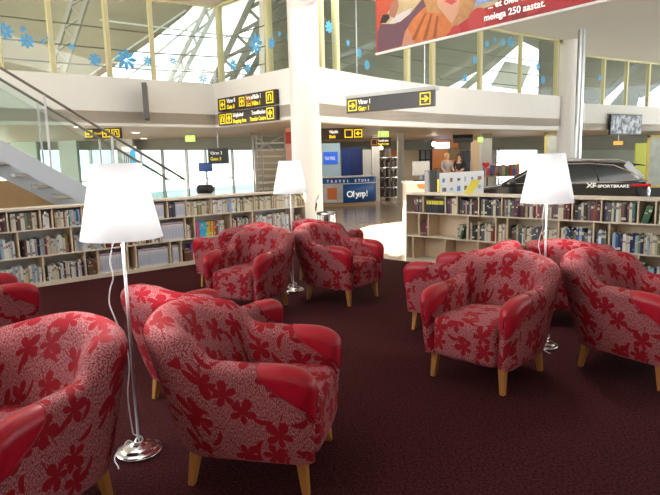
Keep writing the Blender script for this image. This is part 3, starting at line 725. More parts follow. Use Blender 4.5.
# ================================================================ WASTE BIN
t = thing('waste_bin', 'steel waste bin with raised black lid beside the round column', 'waste bin', (-.06, 11.05, -.012))
o = obj('body', lathe(bmesh.new(), [(0, 0), (.17, 0), (.175, .02), (.175, .56), (.165, .56), (.165, .03), (0, .03)], 32), CHROME, t, True); sharp(o)
o = obj('rim', lathe(bmesh.new(), [(.165, .55), (.185, .56), (.185, .60), (.16, .605), (.16, .55)], 32), BLACK, t, True)
bm = lathe(bmesh.new(), [(0, 0), (.17, 0), (.168, .015), (.1, .035), (0, .04)], 32); o = obj('lid', bm, BLACK, t, True); o.location = (-.16, .03, .78); o.rotation_euler = (0, math.radians(-78), 0)

# ================================================================ STAIRCASE at the left
SA = Vector((-5.2, 9.05, 0)); SD = Vector((2.6, 1.6, 0)).normalized(); SN = Vector((-SD.y, SD.x, 0))
t = thing('staircase', 'grey steel staircase with glass balustrade descending behind the left bookcase', 'staircase', SA, pick(SD))
SL = .655
def zt_(s): return 2.09-SL*s
STL = mat('grey_blue_steel', (.50, .54, .60), .45, .2)
for off in (0, 1.15):
    s0, s1 = -2.2, 3.1; dz = .24 if off else 0
    pts = [(s0, off, zt_(s0)-dz), (s1-dz*1.5, off, zt_(s1-dz*1.5)-dz), (s1-.45-dz*1.5, off, 0.0), (s0, off, zt_(s0)-.31-dz*1.3)]
    obj('stringer', prism(pts, (0, .05, 0)), STL, t)
n = 16
for i in range(n):
    s = -2.0+i*.3; z = zt_(s)-.34
    if z < .08: continue
    obj('tread', bevel(bx(s-.16, s+.16, .05, 1.15, z-.05, z), .01, 1), mat('tread_grey', (.34, .32, .30), .5), t)
RAILM = mat('handrail_steel', (.20, .18, .15), .35, .6)
gs = glass('balustrade_glass', (.90, .95, .93), .05)
for off in (.025, 1.175):
    obj('handrail', tube(bmesh.new(), [(-2.2, off, zt_(-2.2)+1.17), (3.0, off, zt_(3.0)+1.17)], .022, 10), RAILM, t, True)
    for a, b in ((-2.1, -.75), (-.7, .75), (.8, 1.75), (1.8, 2.95)):
        obj('glass_panel', prism([(a, off-.005, zt_(a)+.02), (b, off-.005, zt_(b)+.02), (b, off-.005, zt_(b)+1.02), (a, off-.005, zt_(a)+1.02)], (0, .01, 0)), gs, t)
    for a in (-.72, 1.77, .78): obj('post', bx(a-.016, a+.016, off-.016, off+.016, zt_(a)-.1, zt_(a)+1.16), mat('pale_metal', (.7, .7, .72), .3, .5), t)
# tan enclosure below the stair
A = at(-60, 196, 10.3); B = at(62, 196, 10.9)
bm = prism([(-7.6, 9.2, 0), (-4.60, 11.0, 0), (-4.60, 11.0, 1.15), (-5.3, 10.6, 1.36), (-7.6, 9.2, 1.36)], (-.3, .5, 0))
tag(obj('wooden_enclosure', bm, mat('tan_ply', (.42, .27, .13), .6, var=.15, vs=3)), 'low tan plywood enclosure under the staircase', 'enclosure')

# ================================================================ SIGNS
SB = mat('sign_brown', (.035, .022, .016), .45); SY = mat('sign_yellow', (.95, .72, .02), .5, emit=.35, ecol=(1, .75, .02)); SWH = mat('sign_white', (.85, .85, .8), .5, emit=.25, ecol=(1, 1, .95)); SO = mat('sign_orange', (.6, .22, .05), .5)
def ring(x, z, s, w, parent, m=SY):
    bm = bmesh.new()
    for a in ((-s, s, s-w, s), (-s, s, -s, -s+w), (-s, -s+w, -s+w, s-w), (s-w, s, -s+w, s-w)): box(bm, x+a[0], x+a[1], -.012, -.004, z+a[2], z+a[3])
    return obj('pictogram_frame', bm, m, parent)
def arrow(x, z, s, ang, parent, m=SY):
    bm = bmesh.new(); pts = [(-.55, -.12), (.0, -.12), (.0, -.12), (-.18, -.42), (.12, -.42), (.55, 0), (.12, .42), (-.18, .42), (.0, .12), (-.55, .12)]
    pts = [pts[0], pts[1]]+pts[3:]; ca, sa = math.cos(ang), math.sin(ang)
    bm = prism([(x+s*(u*ca-v*sa), -.004, z+s*(u*sa+v*ca)) for u, v in pts], (0, -.008, 0)); return obj('arrow', bm, m, parent)
def hook(x, z, s, parent):
    bm = bmesh.new(); tube(bm, [(x-s*.3, -.008, z-s*.45), (x-s*.3, -.008, z+s*.15)]+[(x-s*.3*math.cos(a), -.008, z+s*.15+s*.3*math.sin(a)) for a in (.5, 1, 1.57, 2.1, 2.6)]+[(x+s*.3, -.008, z+s*.15), (x+s*.3, -.008, z-s*.45)], s*.1, 6); return obj('arrow', bm, SY, parent)
def sign(label, P0, P1, Y0, Y1, hh, th=.06, name='direction_sign', dark=SB, group='direction signs'):
    a, b = P(*P0, Y0), P(*P1, Y1); b.z = a.z = (a.z+b.z)/2; d = b-a; L = d.length
    t = thing(name, label, 'sign', (a+b)/2, pick(d), group); obj('panel', bevel(bx(-L/2, L/2, -.004, th, -hh/2, hh/2), .003, 1), dark, t); return t, L
# double sign on the slanting balcony face (left of the column)
def off_seg(px, py, o=.0): return on_plane(px, py, PLN[2], PLN[3], 0)
a, b = on_plane(221.5, 105, PLN[2], PLN[3]), on_plane(279.5, 97, PLN[2], PLN[3])
d = (b-a); d.z = 0; L = d.length; nrm = Vector((-d.y, d.x, 0)).normalized()*(-.10)
for k, (z, lab) in enumerate((((2.93), 'upper brown gate sign of the pair left of the round column'), ((2.60), 'lower brown gate sign of the pair left of the round column'))):
    m_ = (a+b)/2+nrm; t = thing('direction_sign', lab, 'sign', (m_.x, m_.y, z), pick(d), 'direction signs'); obj('panel', bevel(bx(-L/2, L/2, -.004, .085, -.15, .15), .003, 1), SB, t)
    S = L/2
    if k == 0:
        ring(-S+.2, 0, .11, .022, t); arrow(-S+.2, 0, .13, PI, t); text('lettering', 'Värav 8', .13, SWH, t, (-S+.38, -.008, .02), sx=.85, bold=.003); text('lettering', 'Gate 8', .13, SY, t, (-S+.38, -.008, -.115), sx=.85, bold=.003)
        ring(-S+.97, 0, .1, .022, t); arrow(-S+.97, 0, .12, PI/2, t); text('lettering', 'Väravad 9-12', .13, SWH, t, (-S+1.12, -.008, .02), sx=.66, bold=.003); text('lettering', 'Gates 9-12', .13, SY, t, (-S+1.12, -.008, -.115), sx=.66, bold=.003)
        ring(S-.95, 0, .10, .022, t, SO); arrow(S-.95, 0, .12, PI/2, t, SO); text('lettering', 'Värav 1', .13, SWH, t, (S-.78, -.008, .02), sx=.72, bold=.003); text('lettering', 'Gate 1', .13, SY, t, (S-.78, -.008, -.115), sx=.72, bold=.003)
        ring(S-.2, 0, .12, .024, t); hook(S-.2, 0, .14, t)
    else:
        ring(-S+.17, 0, .11, .02, t); hook(-S+.17, 0, .14, t); ring(-S+.44, 0, .11, .022, t); arrow(-S+.44, 0, .13, PI/2, t)
        text('lettering', 'Söögikohad', .12, SWH, t, (-S+.6, -.008, .02), sx=.72, bold=.003); text('lettering', 'Shopping Area', .12, SY, t, (-S+.6, -.008, -.115), sx=.72, bold=.003)
        text('lettering', 'Transiitkeskus', .12, SWH, t, (S-.36, -.008, .02), align='RIGHT', sx=.72, bold=.003); text('lettering', 'Transfer Centre', .12, SY, t, (S-.36, -.008, -.115), align='RIGHT', sx=.72, bold=.003)
        ring(S-.2, 0, .12, .024, t); arrow(S-.2, 0, .14, PI/2, t)
# projecting sign right of the column
a, b = P(346.5, 106.5, 10.7), P(433.5, 97.5, 9.6)
a.z = b.z = (a.z+b.z)/2; d = b-a; L = d.length; m_ = (a+b)/2
t = thing('direction_sign', 'long dark gate sign with arrows at both ends, right of the round column', 'sign', m_, pick(d), 'direction signs')
obj('panel', bevel(bx(-L/2, L/2, -.004, .08, -.13, .13), .003, 1), mat('sign_dark_grey', (.04, .034, .035), .35), t)
S = L/2; ring(-S+.14, 0, .095, .018, t); arrow(-S+.14, 0, .11, 0, t); text('lettering', 'Värav 1', .11, SWH, t, (-S+.27, -.008, .015), sx=.8, bold=.003); text('lettering', 'Gate 1', .11, SY, t, (-S+.27, -.008, -.1), sx=.8, bold=.003)
ring(S-.15, 0, .1, .018, t); arrow(S-.15, 0, .12, 0, t)
obj('bracket', bx(-S-.02, S+.02, -.01, .16, .132, .19), mat('bracket_grey', (.6, .62, .6), .4), t)
for x in (-S+.2, S-.2): obj('hanger', tube(bmesh.new(), [(x, .07, .19), (x, .07, 5.27-m_.z)], .008, 6), STEEL, t)
# small hanging signs under the balcony
t, L = sign('dark gate sign with yellow pictograms just right of the column, under the balcony', (318, 133.5), (363, 134), 14.5, 14.5, .28)
S = L/2; ring(S-.12, 0, .1, .02, t); arrow(S-.12, 0, .11, PI, t); ring(S-.36, 0, .1, .02, t); text('lettering', 'Väljapääs', .1, SWH, t, (-S+.28, -.008, .02), sx=.6, bold=.003); text('lettering', 'Exit', .1, SY, t, (-S+.28, -.008, -.1), bold=.003)
obj('hanger', bx(-.01, .01, .02, .04, .14, 2.5-t.location.z), STEEL, t)
t, L = sign('small brown transfer sign below the green exit sign', (370.5, 142), (391, 142), 15.5, 15.5, .22)
S = L/2; ring(-S+.1, 0, .08, .018, t, SO); text('lettering', 'Transiitkeskus', .08, SWH, t, (-S+.2, -.008, .01), sx=.6, bold=.003); text('lettering', 'Transfer Centre', .08, SY, t, (-S+.2, -.008, -.08), sx=.57, bold=.003)
obj('hanger', bx(-.01, .01, .02, .04, .1, 2.5-t.location.z), STEEL, t)
EXG = mat('exit_green', (.45, .75, .12), .5, emit=.8)
for (px, py, Y, w, h, lab) in ((383.5, 134, 16.5, .3, .16, 'green lit exit sign above the small transfer sign'), (190, 138.5, 17, .28, .17, 'green lit exit sign under the left balcony'), (480.5, 139.5, 18, .16, .16, 'yellow green exit sign near the cafe')):
    p = P(px, py, Y); t = thing('exit_sign', lab, 'sign', p, 0, 'exit signs'); obj('light_box', bevel(bx(-w/2, w/2, 0, .05, -h/2, h/2), .004, 1), EXG, t)
    text('lettering', 'EXIT', h*.6, SWH, t, (0, -.004, -h*.2), align='CENTER'); obj('hanger', bx(-.008, .008, .02, .036, h/2, 2.5-p.z), STEEL, t)
t, L = sign('dark gate sign reading Gate 3 behind the left bookcase end', (208, 156), (228.5, 156), 15, 15, .40, dark=mat('sign_charcoal', (.04, .045, .045), .5))
S = L/2; text('lettering', 'Värav 3', .12, SWH, t, (-S+.06, -.008, .04), sx=.85); text('lettering', 'Gate 3', .12, SY, t, (-S+.06, -.008, -.11), sx=.85)
obj('hanger', bx(-.01, .01, .02, .04, .2, 2.5-t.location.z), STEEL, t)
t, L = sign('yellow and black pictogram sign hanging behind the stair handrail', (85, 137), (121, 130), 13.5, 13.5, .24)
t.rotation_euler = (0, 0, 0); S = L/2
ring(-S+.1, 0, .08, .02, t); arrow(-S+.1, 0, .09, PI, t); text('lettering', 'Väravad 9-12', .08, SY, t, (-S+.22, -.008, -.02), sx=.6)
ring(S-.35, 0, .09, .02, t); arrow(S-.35, 0, .1, PI/2, t); ring(S-.13, 0, .09, .02, t); hook(S-.13, 0, .11, t)
obj('hanger', bx(-.01, .01, .02, .04, .12, 2.5-t.location.z), STEEL, t)
t, L = sign('dark sign above the cafe counter', (453, 139), (473, 138), 22, 22, .3, dark=BLACK); obj('hanger', bx(-.01, .01, .02, .04, .15, 2.5-t.location.z), STEEL, t)
# edge-on dark sign on the left balcony
p = on_plane(146.5, 104, PLN[1], PLN[2]); t = thing('blade_sign', 'narrow dark sign seen edge-on on the left balcony front', 'sign', (p.x, p.y, p.z), math.atan2(p.y, p.x)-PI/2-.03)
obj('panel', bevel(bx(-.05, .05, -.75, -.08, -.37, .37), .004, 1), mat('sign_grey', (.12, .12, .12), .5), t); obj('bracket', bx(-.03, .03, -.1, .05, -.1, .1), STEEL, t)

# ================================================================ BANNER
a, b = Vector((.79, 9.15, 0)), Vector((3.2, 6.10, 0)); d = (b-a).normalized()
t = thing('hanging_banner', 'large red advertising banner hanging from the ceiling at the top', 'banner', (a.x, a.y, 3.2), pick(d)); L = (b-a).length
BR = mat('banner_red', (.42, .01, .015), .5); obj('banner_sheet', bx(0, L, .0, .03, 0, 1.75), BR, t)
obj('edge_strip', bx(-.015, L+.015, -.006, .036, -.03, 0), WHITEP, t)
for x in (.3, L-.3): obj('hanging_wire', tube(bmesh.new(), [(x, .015, 1.75), (x, .015, 2.07)], .004, 5), STEEL, t)
def bl(px, py):
    q = on_plane(px, py, a, b); return ((Vector((q.x, q.y, 0))-a).dot(d), q.z-3.2)
def printed(name, pts, m, layer):
    o = obj(name, prism([(max(.0, min(L, u)), -.0012*layer, max(0.0, min(1.75, z))) for u, z in [bl(*p) for p in pts]], (0, .001, 0)), m, t); return o
printed('photo_print', [(374, -80), (377.5, 52), (446, 36), (520, -2), (560, -80)], mat('print_cream', (.5, .38, .2), .6, var=.3, vs=3), 1)
printed('photo_print', [(374, -80), (377.5, 52), (379, 30), (386, 16), (395, 0), (398, -80)], mat('print_brick', (.45, .07, .03), .6), 2)
printed('photo_print', [(377.8, 52), (377.5, 33), (381, 24), (395, 24), (410, 14), (430, -10), (436, 2), (418, 22), (404, 40), (402, 46)], mat('print_mauve', (.13, .055, .075), .6), 3)
printed('photo_print', [(380, 23), (383, 15), (389, 14), (390, 18), (386, 23)], mat('print_black', (.02, .012, .012), .6), 4)
printed('photo_print', [(389, 24), (394, 17), (403, 12), (412, 8), (410, 14), (400, 22)], mat('print_white', (.55, .5, .47), .6), 4)
printed('photo_print', [(389, 16), (391, 4), (397, -4), (399, 6), (395, 18)], mat('print_hand', (.35, .14, .08), .6), 5)
printed('photo_print', [(402, 46), (405, 32), (414, 18), (424, 8), (438, 0), (462, -4), (464, 10), (456, 28), (446, 36)], mat('print_orange', (.52, .15, .035), .6, var=.35, vs=9), 5)
printed('photo_print', [(428, 12), (424, 0), (432, -40), (462, -40), (474, -2), (470, 16), (452, 27), (446, 14)], mat('print_blonde', (.45, .22, .08), .6, var=.35, vs=12), 6)
printed('photo_print', [(438, 6), (436, -12), (444, -34), (458, -34), (462, -6), (458, 14), (452, 24)], mat('print_skin', (.56, .29, .19), .6), 7)
printed('photo_print', [(402, 46), (404, 38), (408, 28), (413, 38), (415, 43)], mat('print_arm', (.5, .22, .13), .6), 6)
for (xa, ya, xb, yb) in ((412, 40, 425, 13), (423, 40, 431, 14), (433, 38, 437, 16)): printed('fold_print', [(xa, ya), (xb, yb), (xb+2, yb), (xa+3.5, ya)], mat('print_fold', (.28, .07, .02), .6), 7)
printed('photo_print', [(462, 16), (459, -6), (463, -34), (476, -34), (478, -2), (470, 14)], MATS['print_blonde'], 8)
printed('photo_print', [(444, 1), (452, -1), (458, 1), (452, 5)], mat('print_lips', (.5, .06, .06), .6), 8)
printed('photo_print', [(470, -40), (474, 6), (500, -1), (512, -40)], mat('print_blue', (.25, .35, .6), .6, var=.5, vs=9), 5)
printed('red_print', [(446, 36), (460, 24), (480, 10), (520, -4), (560, -30), (640, -30), (602, -1), (540, 14)], BR, 9)
for i, (px, py, r) in enumerate(((478, 20, 11), (503, 10, 10), (532, -2, 14), (520, 14, 8), (456, 33, 7))):
    c = bl(px, py); rr = r*.0135
    bmx = prism([(c[0]+rr*math.cos(k*PI/12), -.0012*(10+i), max(.002, c[1]+rr*math.sin(k*PI/12))) for k in range(24)], (0, .001, 0)); obj('red_dot_print', bmx, mat('banner_red_%d' % (i % 2), [(.46, .03, .03), (.28, .006, .016)][i % 2], .5), t)
c = bl(489, 8.5); c2_ = bl(485, 19)
u0, u1 = c[0], bl(531, -1)[0]
text('lettering', '... et oled ühinenud', .115, SWH, t, (c[0]+.0, -.022, c[1]-.01), bold=.002)
text('lettering', 'meiega 250 aastat.', .115, SWH, t, (c2_[0]-.0, -.022, c2_[1]-.03), bold=.002)

# ================================================================ WALL MONITOR
mP, mQ = (9.76-.2, 22-.3), (14.2-.2, 24.6-.3)
a, b = on_plane(610.5, 125, mP, mQ), on_plane(642, 124, mP, mQ); d = b-a; d.z = 0; L = d.length; m_ = (a+b)/2
t = thing('wall_monitor', 'wide black framed monitor showing a grey crowd picture, on the far right balcony front', 'monitor', (m_.x, m_.y, m_.z), pick(d))
obj('housing', bevel(bx(-L/2, L/2, 0, .08, -.4, .4), .01, 1), BLACK, t)
def noise_emit(name, c1, c2, sc, e):
    m = bpy.data.materials.new(name); m.use_nodes = True; nt = m.node_tree; bs = nt.nodes['Principled BSDF']; tc = nt.nodes.new('ShaderNodeTexCoord'); v = nt.nodes.new('ShaderNodeTexNoise'); v.inputs['Scale'].default_value = sc; v.inputs['Detail'].default_value = 4
    cr = nt.nodes.new('ShaderNodeValToRGB'); cr.color_ramp.elements[0].position = .42; cr.color_ramp.elements[1].position = .6; cr.color_ramp.elements[0].color = (*c1, 1); cr.color_ramp.elements[1].color = (*c2, 1)
    nt.links.new(tc.outputs['Object'], v.inputs[0]); nt.links.new(v.outputs['Fac'], cr.inputs[0]); nt.links.new(cr.outputs[0], bs.inputs['Emission Color']); bs.inputs['Emission Strength'].default_value = e; bs.inputs['Base Color'].default_value = (.02, .02, .02, 1); return m
obj('screen', bx(-L/2+.05, L/2-.05, -.004, 0, -.35, .35), noise_emit('crowd_picture', (.02, .025, .03), (.4, .42, .45), 4.5, .7), t)
obj('wall_bracket', bx(-.2, .2, .08, .36, -.1, .1), BLACK, t)

# ================================================================ INFORMATION COUNTER
cc = P(348, 190, 19.9); t = thing('reception_counter', 'curved blue and white reception counter behind the round column', 'counter', (cc.x-.45, 21.6, -.012))
R = 1.75
def arc(a0, a1, r0, r1, z0, z1, n=24):
    bm = bmesh.new(); rows = []
    for i in range(n+1):
        a = math.radians(a0+(a1-a0)*i/n); rows.append([bm.verts.new((r*math.sin(a), -r*math.cos(a), z)) for r, z in ((r0, z0), (r1, z0), (r1, z1), (r0, z1))])
    for p, q in zip(rows, rows[1:]):
        for k in range(4): bm.faces.new((p[k], p[(k+1) % 4], q[(k+1) % 4], q[k]))
    bm.faces.new(rows[0]); bm.faces.new(rows[-1][::-1]); bmesh.ops.recalc_face_normals(bm, faces=bm.faces[:]); return bm
CB = mat('counter_blue', (.02, .13, .42), .35); obj('front_panel', arc(-60, 58, R-.12, R, .12, 1.0), CB, t, True)
obj('plinth', arc(-60, 58, R-.15, R-.02, 0, .12), mat('tan_wood', (.45, .3, .15), .4), t)
obj('worktop', arc(-62, 60, R-.45, R+.06, 1.0, 1.05), WHITEP, t); obj('white_stripe', arc(-60, 58, R, R+.004, .77, .80), WHITEP, t)
obj('poster_panel', arc(-60, 9, R, R+.005, .14, .76), mat('print_pale', (.65, .62, .62), .5, var=.2, vs=4), t)
obj('orange_figure', arc(-9, 2, R+.005, R+.01, .25, .65), mat('print_orange2', (.75, .2, .05), .5), t)
for i, ch in enumerate('Olymp!'):
    a = math.radians(17+i*4.6); text('lettering', ch, .30, SWH, t, ((R+.012)*math.sin(a), -(R+.012)*math.cos(a), .32), rot=(PI/2, 0, a), align='CENTER', bold=.008)
for i, ch in enumerate('TRAVEL STORE'):
    a = math.radians(-8+i*4.6); text('lettering', ch, .12, SWH, t, ((R+.012)*math.sin(a), -(R+.012)*math.cos(a), .84), rot=(PI/2, 0, a), align='CENTER', bold=.003)
a, b = P(341, 150, 24), P(362.5, 150, 24)
t = thing('blue_cabinet', 'tall dark blue booth wall behind the reception counter', 'booth', ((a.x+b.x)/2, 24, -.012)); w = (b.x-a.x)/2
obj('body', bevel(bx(-w, w, 0, .8, 0, 2.1), .01, 1), mat('deep_blue', (.01, .03, .16), .4), t); obj('door', bx(-w+.06, w-.5, -.02, 0, .1, 1.98), mat('deep_blue2', (.012, .045, .22), .35), t)
a, b = P(362.5, 150, 23.6), P(371.5, 150, 23.6)
t = thing('white_panel', 'white framed notice panel right of the dark blue booth', 'panel', ((a.x+b.x)/2, 23.6, -.012)); w = (b.x-a.x)/2
obj('board', bx(-w, w, 0, .06, 0, 2.0), mat('pale_board', (.62, .64, .62), .4), t); obj('frame', bx(-w-.04, -w, -.02, .08, 0, 2.06), BLACK, t); obj('frame', bx(w, w+.04, -.02, .08, 0, 2.06), BLACK, t)
a, b = P(322, 150, 23.8), P(340, 150, 23.8)
t = thing('backdrop_wall', 'light blue backdrop with dark blue screen behind the reception counter', 'backdrop', ((a.x+b.x)/2, 23.8, -.012)); w = (b.x-a.x)/2
obj('board', bx(-w, w, 0, .1, 0, 2.3), mat('sky_blue_board', (.42, .6, .72), .5), t); obj('screen', bx(-w+.05, w-.1, -.03, 0, 1.45, 1.95), mat('blue_screen', (.02, .1, .5), .3, emit=.5), t)
text('lettering', 'TAX FREE', .2, SWH, t, (-w+.1, -.035, 1.62), sx=.5)
struct('wall_pillar', bx(P(373, 150, 22).x, P(379.5, 150, 22).x, 22, 22.5, -.012, 2.5), PLASTER)
# product tower
p = P(388, 178, 22.5); t = thing('display_tower', 'round tower display of small dark goods with lit top', 'display stand', (p.x, 22.5, -.012))
MET = mat('dark_goods', (.14, .11, .09), .35, .3, var=.8, vs=14)
for k in range(5): obj('shelf', lathe(bmesh.new(), [(0, .12+k*.38), (.42, .12+k*.38), (.42, .15+k*.38), (0, .15+k*.38)], 20), CHROME, t)
obj('core', lathe(bmesh.new(), [(.12, 0), (.12, 2.0), (0, 2.0)], 16), MET, t)
for k in range(4):
    bm = bmesh.new()
    for j in range(12):
        a = j*PI/6; r = .33; h = .2+.08*((j+k) % 3); lathe(bm, [(0, .16+k*.38), (.06, .16+k*.38), (.06, .16+k*.38+h*.8), (.02, .16+k*.38+h), (0, .16+k*.38+h)], 8, (r*math.cos(a), r*math.sin(a), 0))
    tag(obj('bottles', bm, MET, t), '', '', None, 'stuff'); 
for o in t.children:
    if o.name.startswith('bottles'):
        for k in ('label', 'category'):
            if k in o: del o[k]
p = P(396.5, 150, 30)
tag(obj('round_mural', prism([(p.x+.42*math.cos(k*PI/14), 30.04, 1.85+.55*math.sin(k*PI/14)) for k in range(28)], (0, .055, 0)), mat('mural_orange', (.7, .25, .08), .6, var=.5, vs=6)), 'orange oval picture on the wall beside the display tower', 'picture')
struct('wall_pillar_thin', bx(P(398, 150, 21).x, P(404, 150, 21).x, 21, 21.3, -.012, 2.5), mat('grey_wall', (.48, .46, .4)))
# framed door with panes
a, b = P(419, 150, 30), P(432, 150, 30)
t = thing('glazed_door', 'dark framed glazed door in the far warm wall', 'door', ((a.x+b.x)/2, 30, -.012)); w = (b.x-a.x)/2
struct('wall_shop', bx(P(391, 150, 30.1).x, P(437, 150, 30.1).x, 30.1, 30.25, -.012, 2.5), mat('cream_wall', (.72, .6, .42), .6))
bm = bmesh.new(); DF = mat('dark_frame', (.10, .05, .03), .5)
for q in ((-w, -w+.1, 0, 2.1), (w-.1, w, 0, 2.1), (-w, w, 2.0, 2.1), (-w, w, 0, .1), (-.03, .03, 0, 2.0), (-w, w, .95, 1.02), (-w, w, 1.5, 1.55)): box(bm, q[0], q[1], -.04, .04, q[2], q[3])
obj('door_frame', bm, DF, t); obj('pane', bx(-w+.1, w-.1, .0, .02, .1, 2.0), mat('pane_blue_grey', (.35, .42, .5), .2), t)
# white counters with printed fronts right of the passage
def counter(px0, px1, pyt, Y, dpt, m, lab, n='sales_counter', cat='counter', top=WHITEP):
    a, b = P(px0, pyt, Y), P(px1, pyt, Y); t = thing(n, lab, cat, ((a.x+b.x)/2, Y, -.012)); w = abs(b.x-a.x)/2; h = a.z
    obj('body', bevel(bx(-w, w, 0, dpt, 0, h-.05), .008, 1), m, t); obj('worktop', bevel(bx(-w-.03, w+.03, -.03, dpt+.03, h-.05, h), .008, 1), top, t); return t, w, h
t, w, h = counter(406, 436, 181, 13.2, .6, mat('beige_counter', (.62, .55, .46), .4), 'pale sales counter with orange sticker behind the right bookcase end')
obj('orange_sticker', prism([(-.1, -.004, h-.07), (.16, -.004, h-.07), (.12, -.004, h-.2), (-.06, -.004, h-.16)], (0, .004, 0)), mat('print_orange2', (.75, .2, .05)), t)
t2 = thing('till', 'grey till screen standing on the pale sales counter', 'till', (t.location.x+.05, 13.5, h-.012)); TG = mat('till_grey', (.45, .44, .42), .4)
obj('screen', bevel(bx(-.2, .2, 0, .05, .12, .45), .01, 1), TG, t2); obj('stand', bx(-.03, .03, .01, .06, 0, .15), TG, t2); obj('keyboard', bevel(bx(-.2, .2, -.2, -.05, 0, .03), .005, 1), BLACK, t2)
# information board on the white panel
a, b = P(439, 178, 11.6), P(484, 174, 12.8); d = b-a; d.z = 0; L = d.length
t = thing('information_board', 'white information board with small pictures behind the right bookcase', 'board', (a.x, a.y, 0), pick(d))
obj('board', bevel(bx(0, L, 0, .08, 0, 1.27), .006, 1), mat('board_white', (.70, .71, .72), .4), t); obj('dark_end', bx(-.08, 0, -.01, .3, 0, 1.33), BLACK, t)
obj('yellow_notice', bx(-.07, -.02, -.014, -.01, .9, 1.15), SY, t)
rr = random.Random(3)
for i in range(12):
    u = .12+(i % 6)*L/6.4; z = 1.12 if i < 6 else .93; w = rr.uniform(.06, .15); h = rr.uniform(.05, .11)
    obj('picture', bx(u, min(L-.02, u+w), -.004, 0, z-h/2, z+h/2), mat('pic_%d' % (i % 4), [(.08, .2, .5), (.25, .12, .08), (.1, .1, .12), (.3, .4, .5)][i % 4], .5), t)
# cafe behind: orange lit bar
a, b = P(436, 150, 28), P(462, 150, 28)
t = thing('cafe_bar', 'warm orange lit cafe bar niche at the back', 'bar', ((a.x+b.x)/2, 28, -.012)); w = (b.x-a.x)/2
obj('back_wall', bx(-w, w, .8, .9, 0, 2.5), mat('cafe_orange', (.75, .26, .07), .5), t); obj('bar_front', bevel(bx(-w, w, 0, .5, 0, 1.1), .01, 1), mat('cafe_wood', (.3, .14, .06), .4), t)
obj('light_box', bx(-w, -w+.7, .2, .3, 2.05, 2.35), mat('cyan_light', (.4, .6, 1), .4, emit=1.6), t)
obj('menu_board', bx(.1, w-.05, .76, .8, 1.5, 2.1), mat('menu_wood', (.3, .2, .08), .5), t)
a, b = P(463, 150, 27), P(472, 150, 27); t = thing('drinks_cooler', 'black drinks cooler beside the orange cafe niche', 'cooler', ((a.x+b.x)/2, 27, -.012)); w = (b.x-a.x)/2
obj('body', bevel(bx(-w, w, 0, .6, 0, 1.9), .01, 1), BLACK, t); obj('glass_door', bx(-w+.04, w-.04, -.01, 0, .2, 1.8), mat('cooler_glass', (.03, .035, .05), .1), t); obj('handle', bx(w-.08, w-.05, -.05, -.01, .8, 1.4), STEEL, t)
struct('wall_cafe_pillar', bx(P(473, 150, 25).x, P(480, 150, 25).x, 25, 25.4, -.012, 2.5), mat('tan_pillar', (.5, .38, .24), .6))
struct('wall_grey_pillar', bx(P(482, 150, 23).x, P(492, 150, 23).x, 23, 23.4, -.012, 2.5), mat('grey_pillar', (.42, .43, .40), .6))
p = P(410, 140, 24); tag(obj('wall_lamp', lathe(bmesh.new(), [(0, -.1), (.07, -.07), (.1, 0), (.07, .07), (0, .1)], 16), mat('globe_light', (1, .9, .7), .4, emit=9), None, True), 'small glowing globe light above the glazed door', 'lamp'); bpy.data.objects['wall_lamp'].location = P(434, 144, 24)
p = P(381, 148, 21.5); o = obj('wall_lamp', lathe(bmesh.new(), [(0, -.07), (.05, -.05), (.07, 0), (.05, .05), (0, .07)], 16), MATS['globe_light'], None, True); o.location = p; tag(o, 'small glowing globe light over the display tower', 'lamp')

# flower stall
a, b = P(486, 150, 21), P(526, 150, 21)
t = thing('market_stall', 'stall table covered with small goods behind the information board', 'stall', ((a.x+b.x)/2, 21, -.012)); w = (b.x-a.x)/2
obj('table_top', bevel(bx(-w, w, 0, 1.0, .85, .9), .01, 1), mat('tan_wood', (.45, .3, .15)), t)
for sx in (-w+.05, w-.1):
    for sy in (.03, .92): obj('leg', bx(sx, sx+.05, sy, sy+.05, 0, .85), DF, t)
GC = [(.55, .08, .06), (.12, .14, .45), (.6, .3, .12), (.25, .2, .3), (.55, .5, .3), (.08, .25, .1)]
for i in range(18):
    x = a.x+.15+(i % 9)*(2*w-.3)/8.5; y = 21.2+(i//9)*.45; h = rr.uniform(.22, .42); ww = rr.uniform(.05, .065); cx = GC[i % 6]
    o = obj('gift_box', bevel(bx(-ww, ww, -.08, .08, 0, h), .02, 2), mat('goods_%d' % (i % 6), cx, .5)); o.location = (x, y, .889)
    nm_ = ['red', 'dark blue', 'orange brown', 'purple grey', 'beige', 'green'][i % 6]
    tag(o, 'small %s box, %s from the left in the %s row on the stall' % (nm_, ordn[i % 9], 'front' if i < 9 else 'back'), 'box', 'small goods on the stall')
# plant
p = P(498, 175, 19.5); t = thing('potted_plant', 'tall leafy plant with pink blossoms left of the stall', 'plant', (p.x, 19.5, -.012))
obj('pot', lathe(bmesh.new(), [(0, 0), (.14, 0), (.19, .35), (.16, .35), (.14, .3), (0, .3)], 20), mat('clay', (.35, .16, .1), .7), t)
obj('stem', tube(bmesh.new(), [(0, 0, .3), (.03, 0, .9), (-.02, 0, 1.4), (.05, 0, 1.85)], [.02, .016, .012, .006], 6), mat('stem_green', (.08, .13, .04), .7), t)
bm = bmesh.new(); bm2 = bmesh.new()
for i in range(110):
    z = rr.uniform(.6, 1.95); a_ = rr.uniform(0, 6.28); r = rr.uniform(.03, .28)*(1.25-abs(z-1.2)*.6); c = Vector((r*math.cos(a_), r*math.sin(a_), z)); dn = Vector((math.cos(a_), math.sin(a_), rr.uniform(-.4, .6))).normalized(); sd = dn.cross(Vector((0, 0, 1))).normalized()
    tb = bm if i % 6 else bm2; l = .12; v = [tb.verts.new(c+dn*x*l+sd*y*l) for x, y in ((-.5, 0), (0, .25), (.6, 0), (0, -.25))]; tb.faces.new(v)
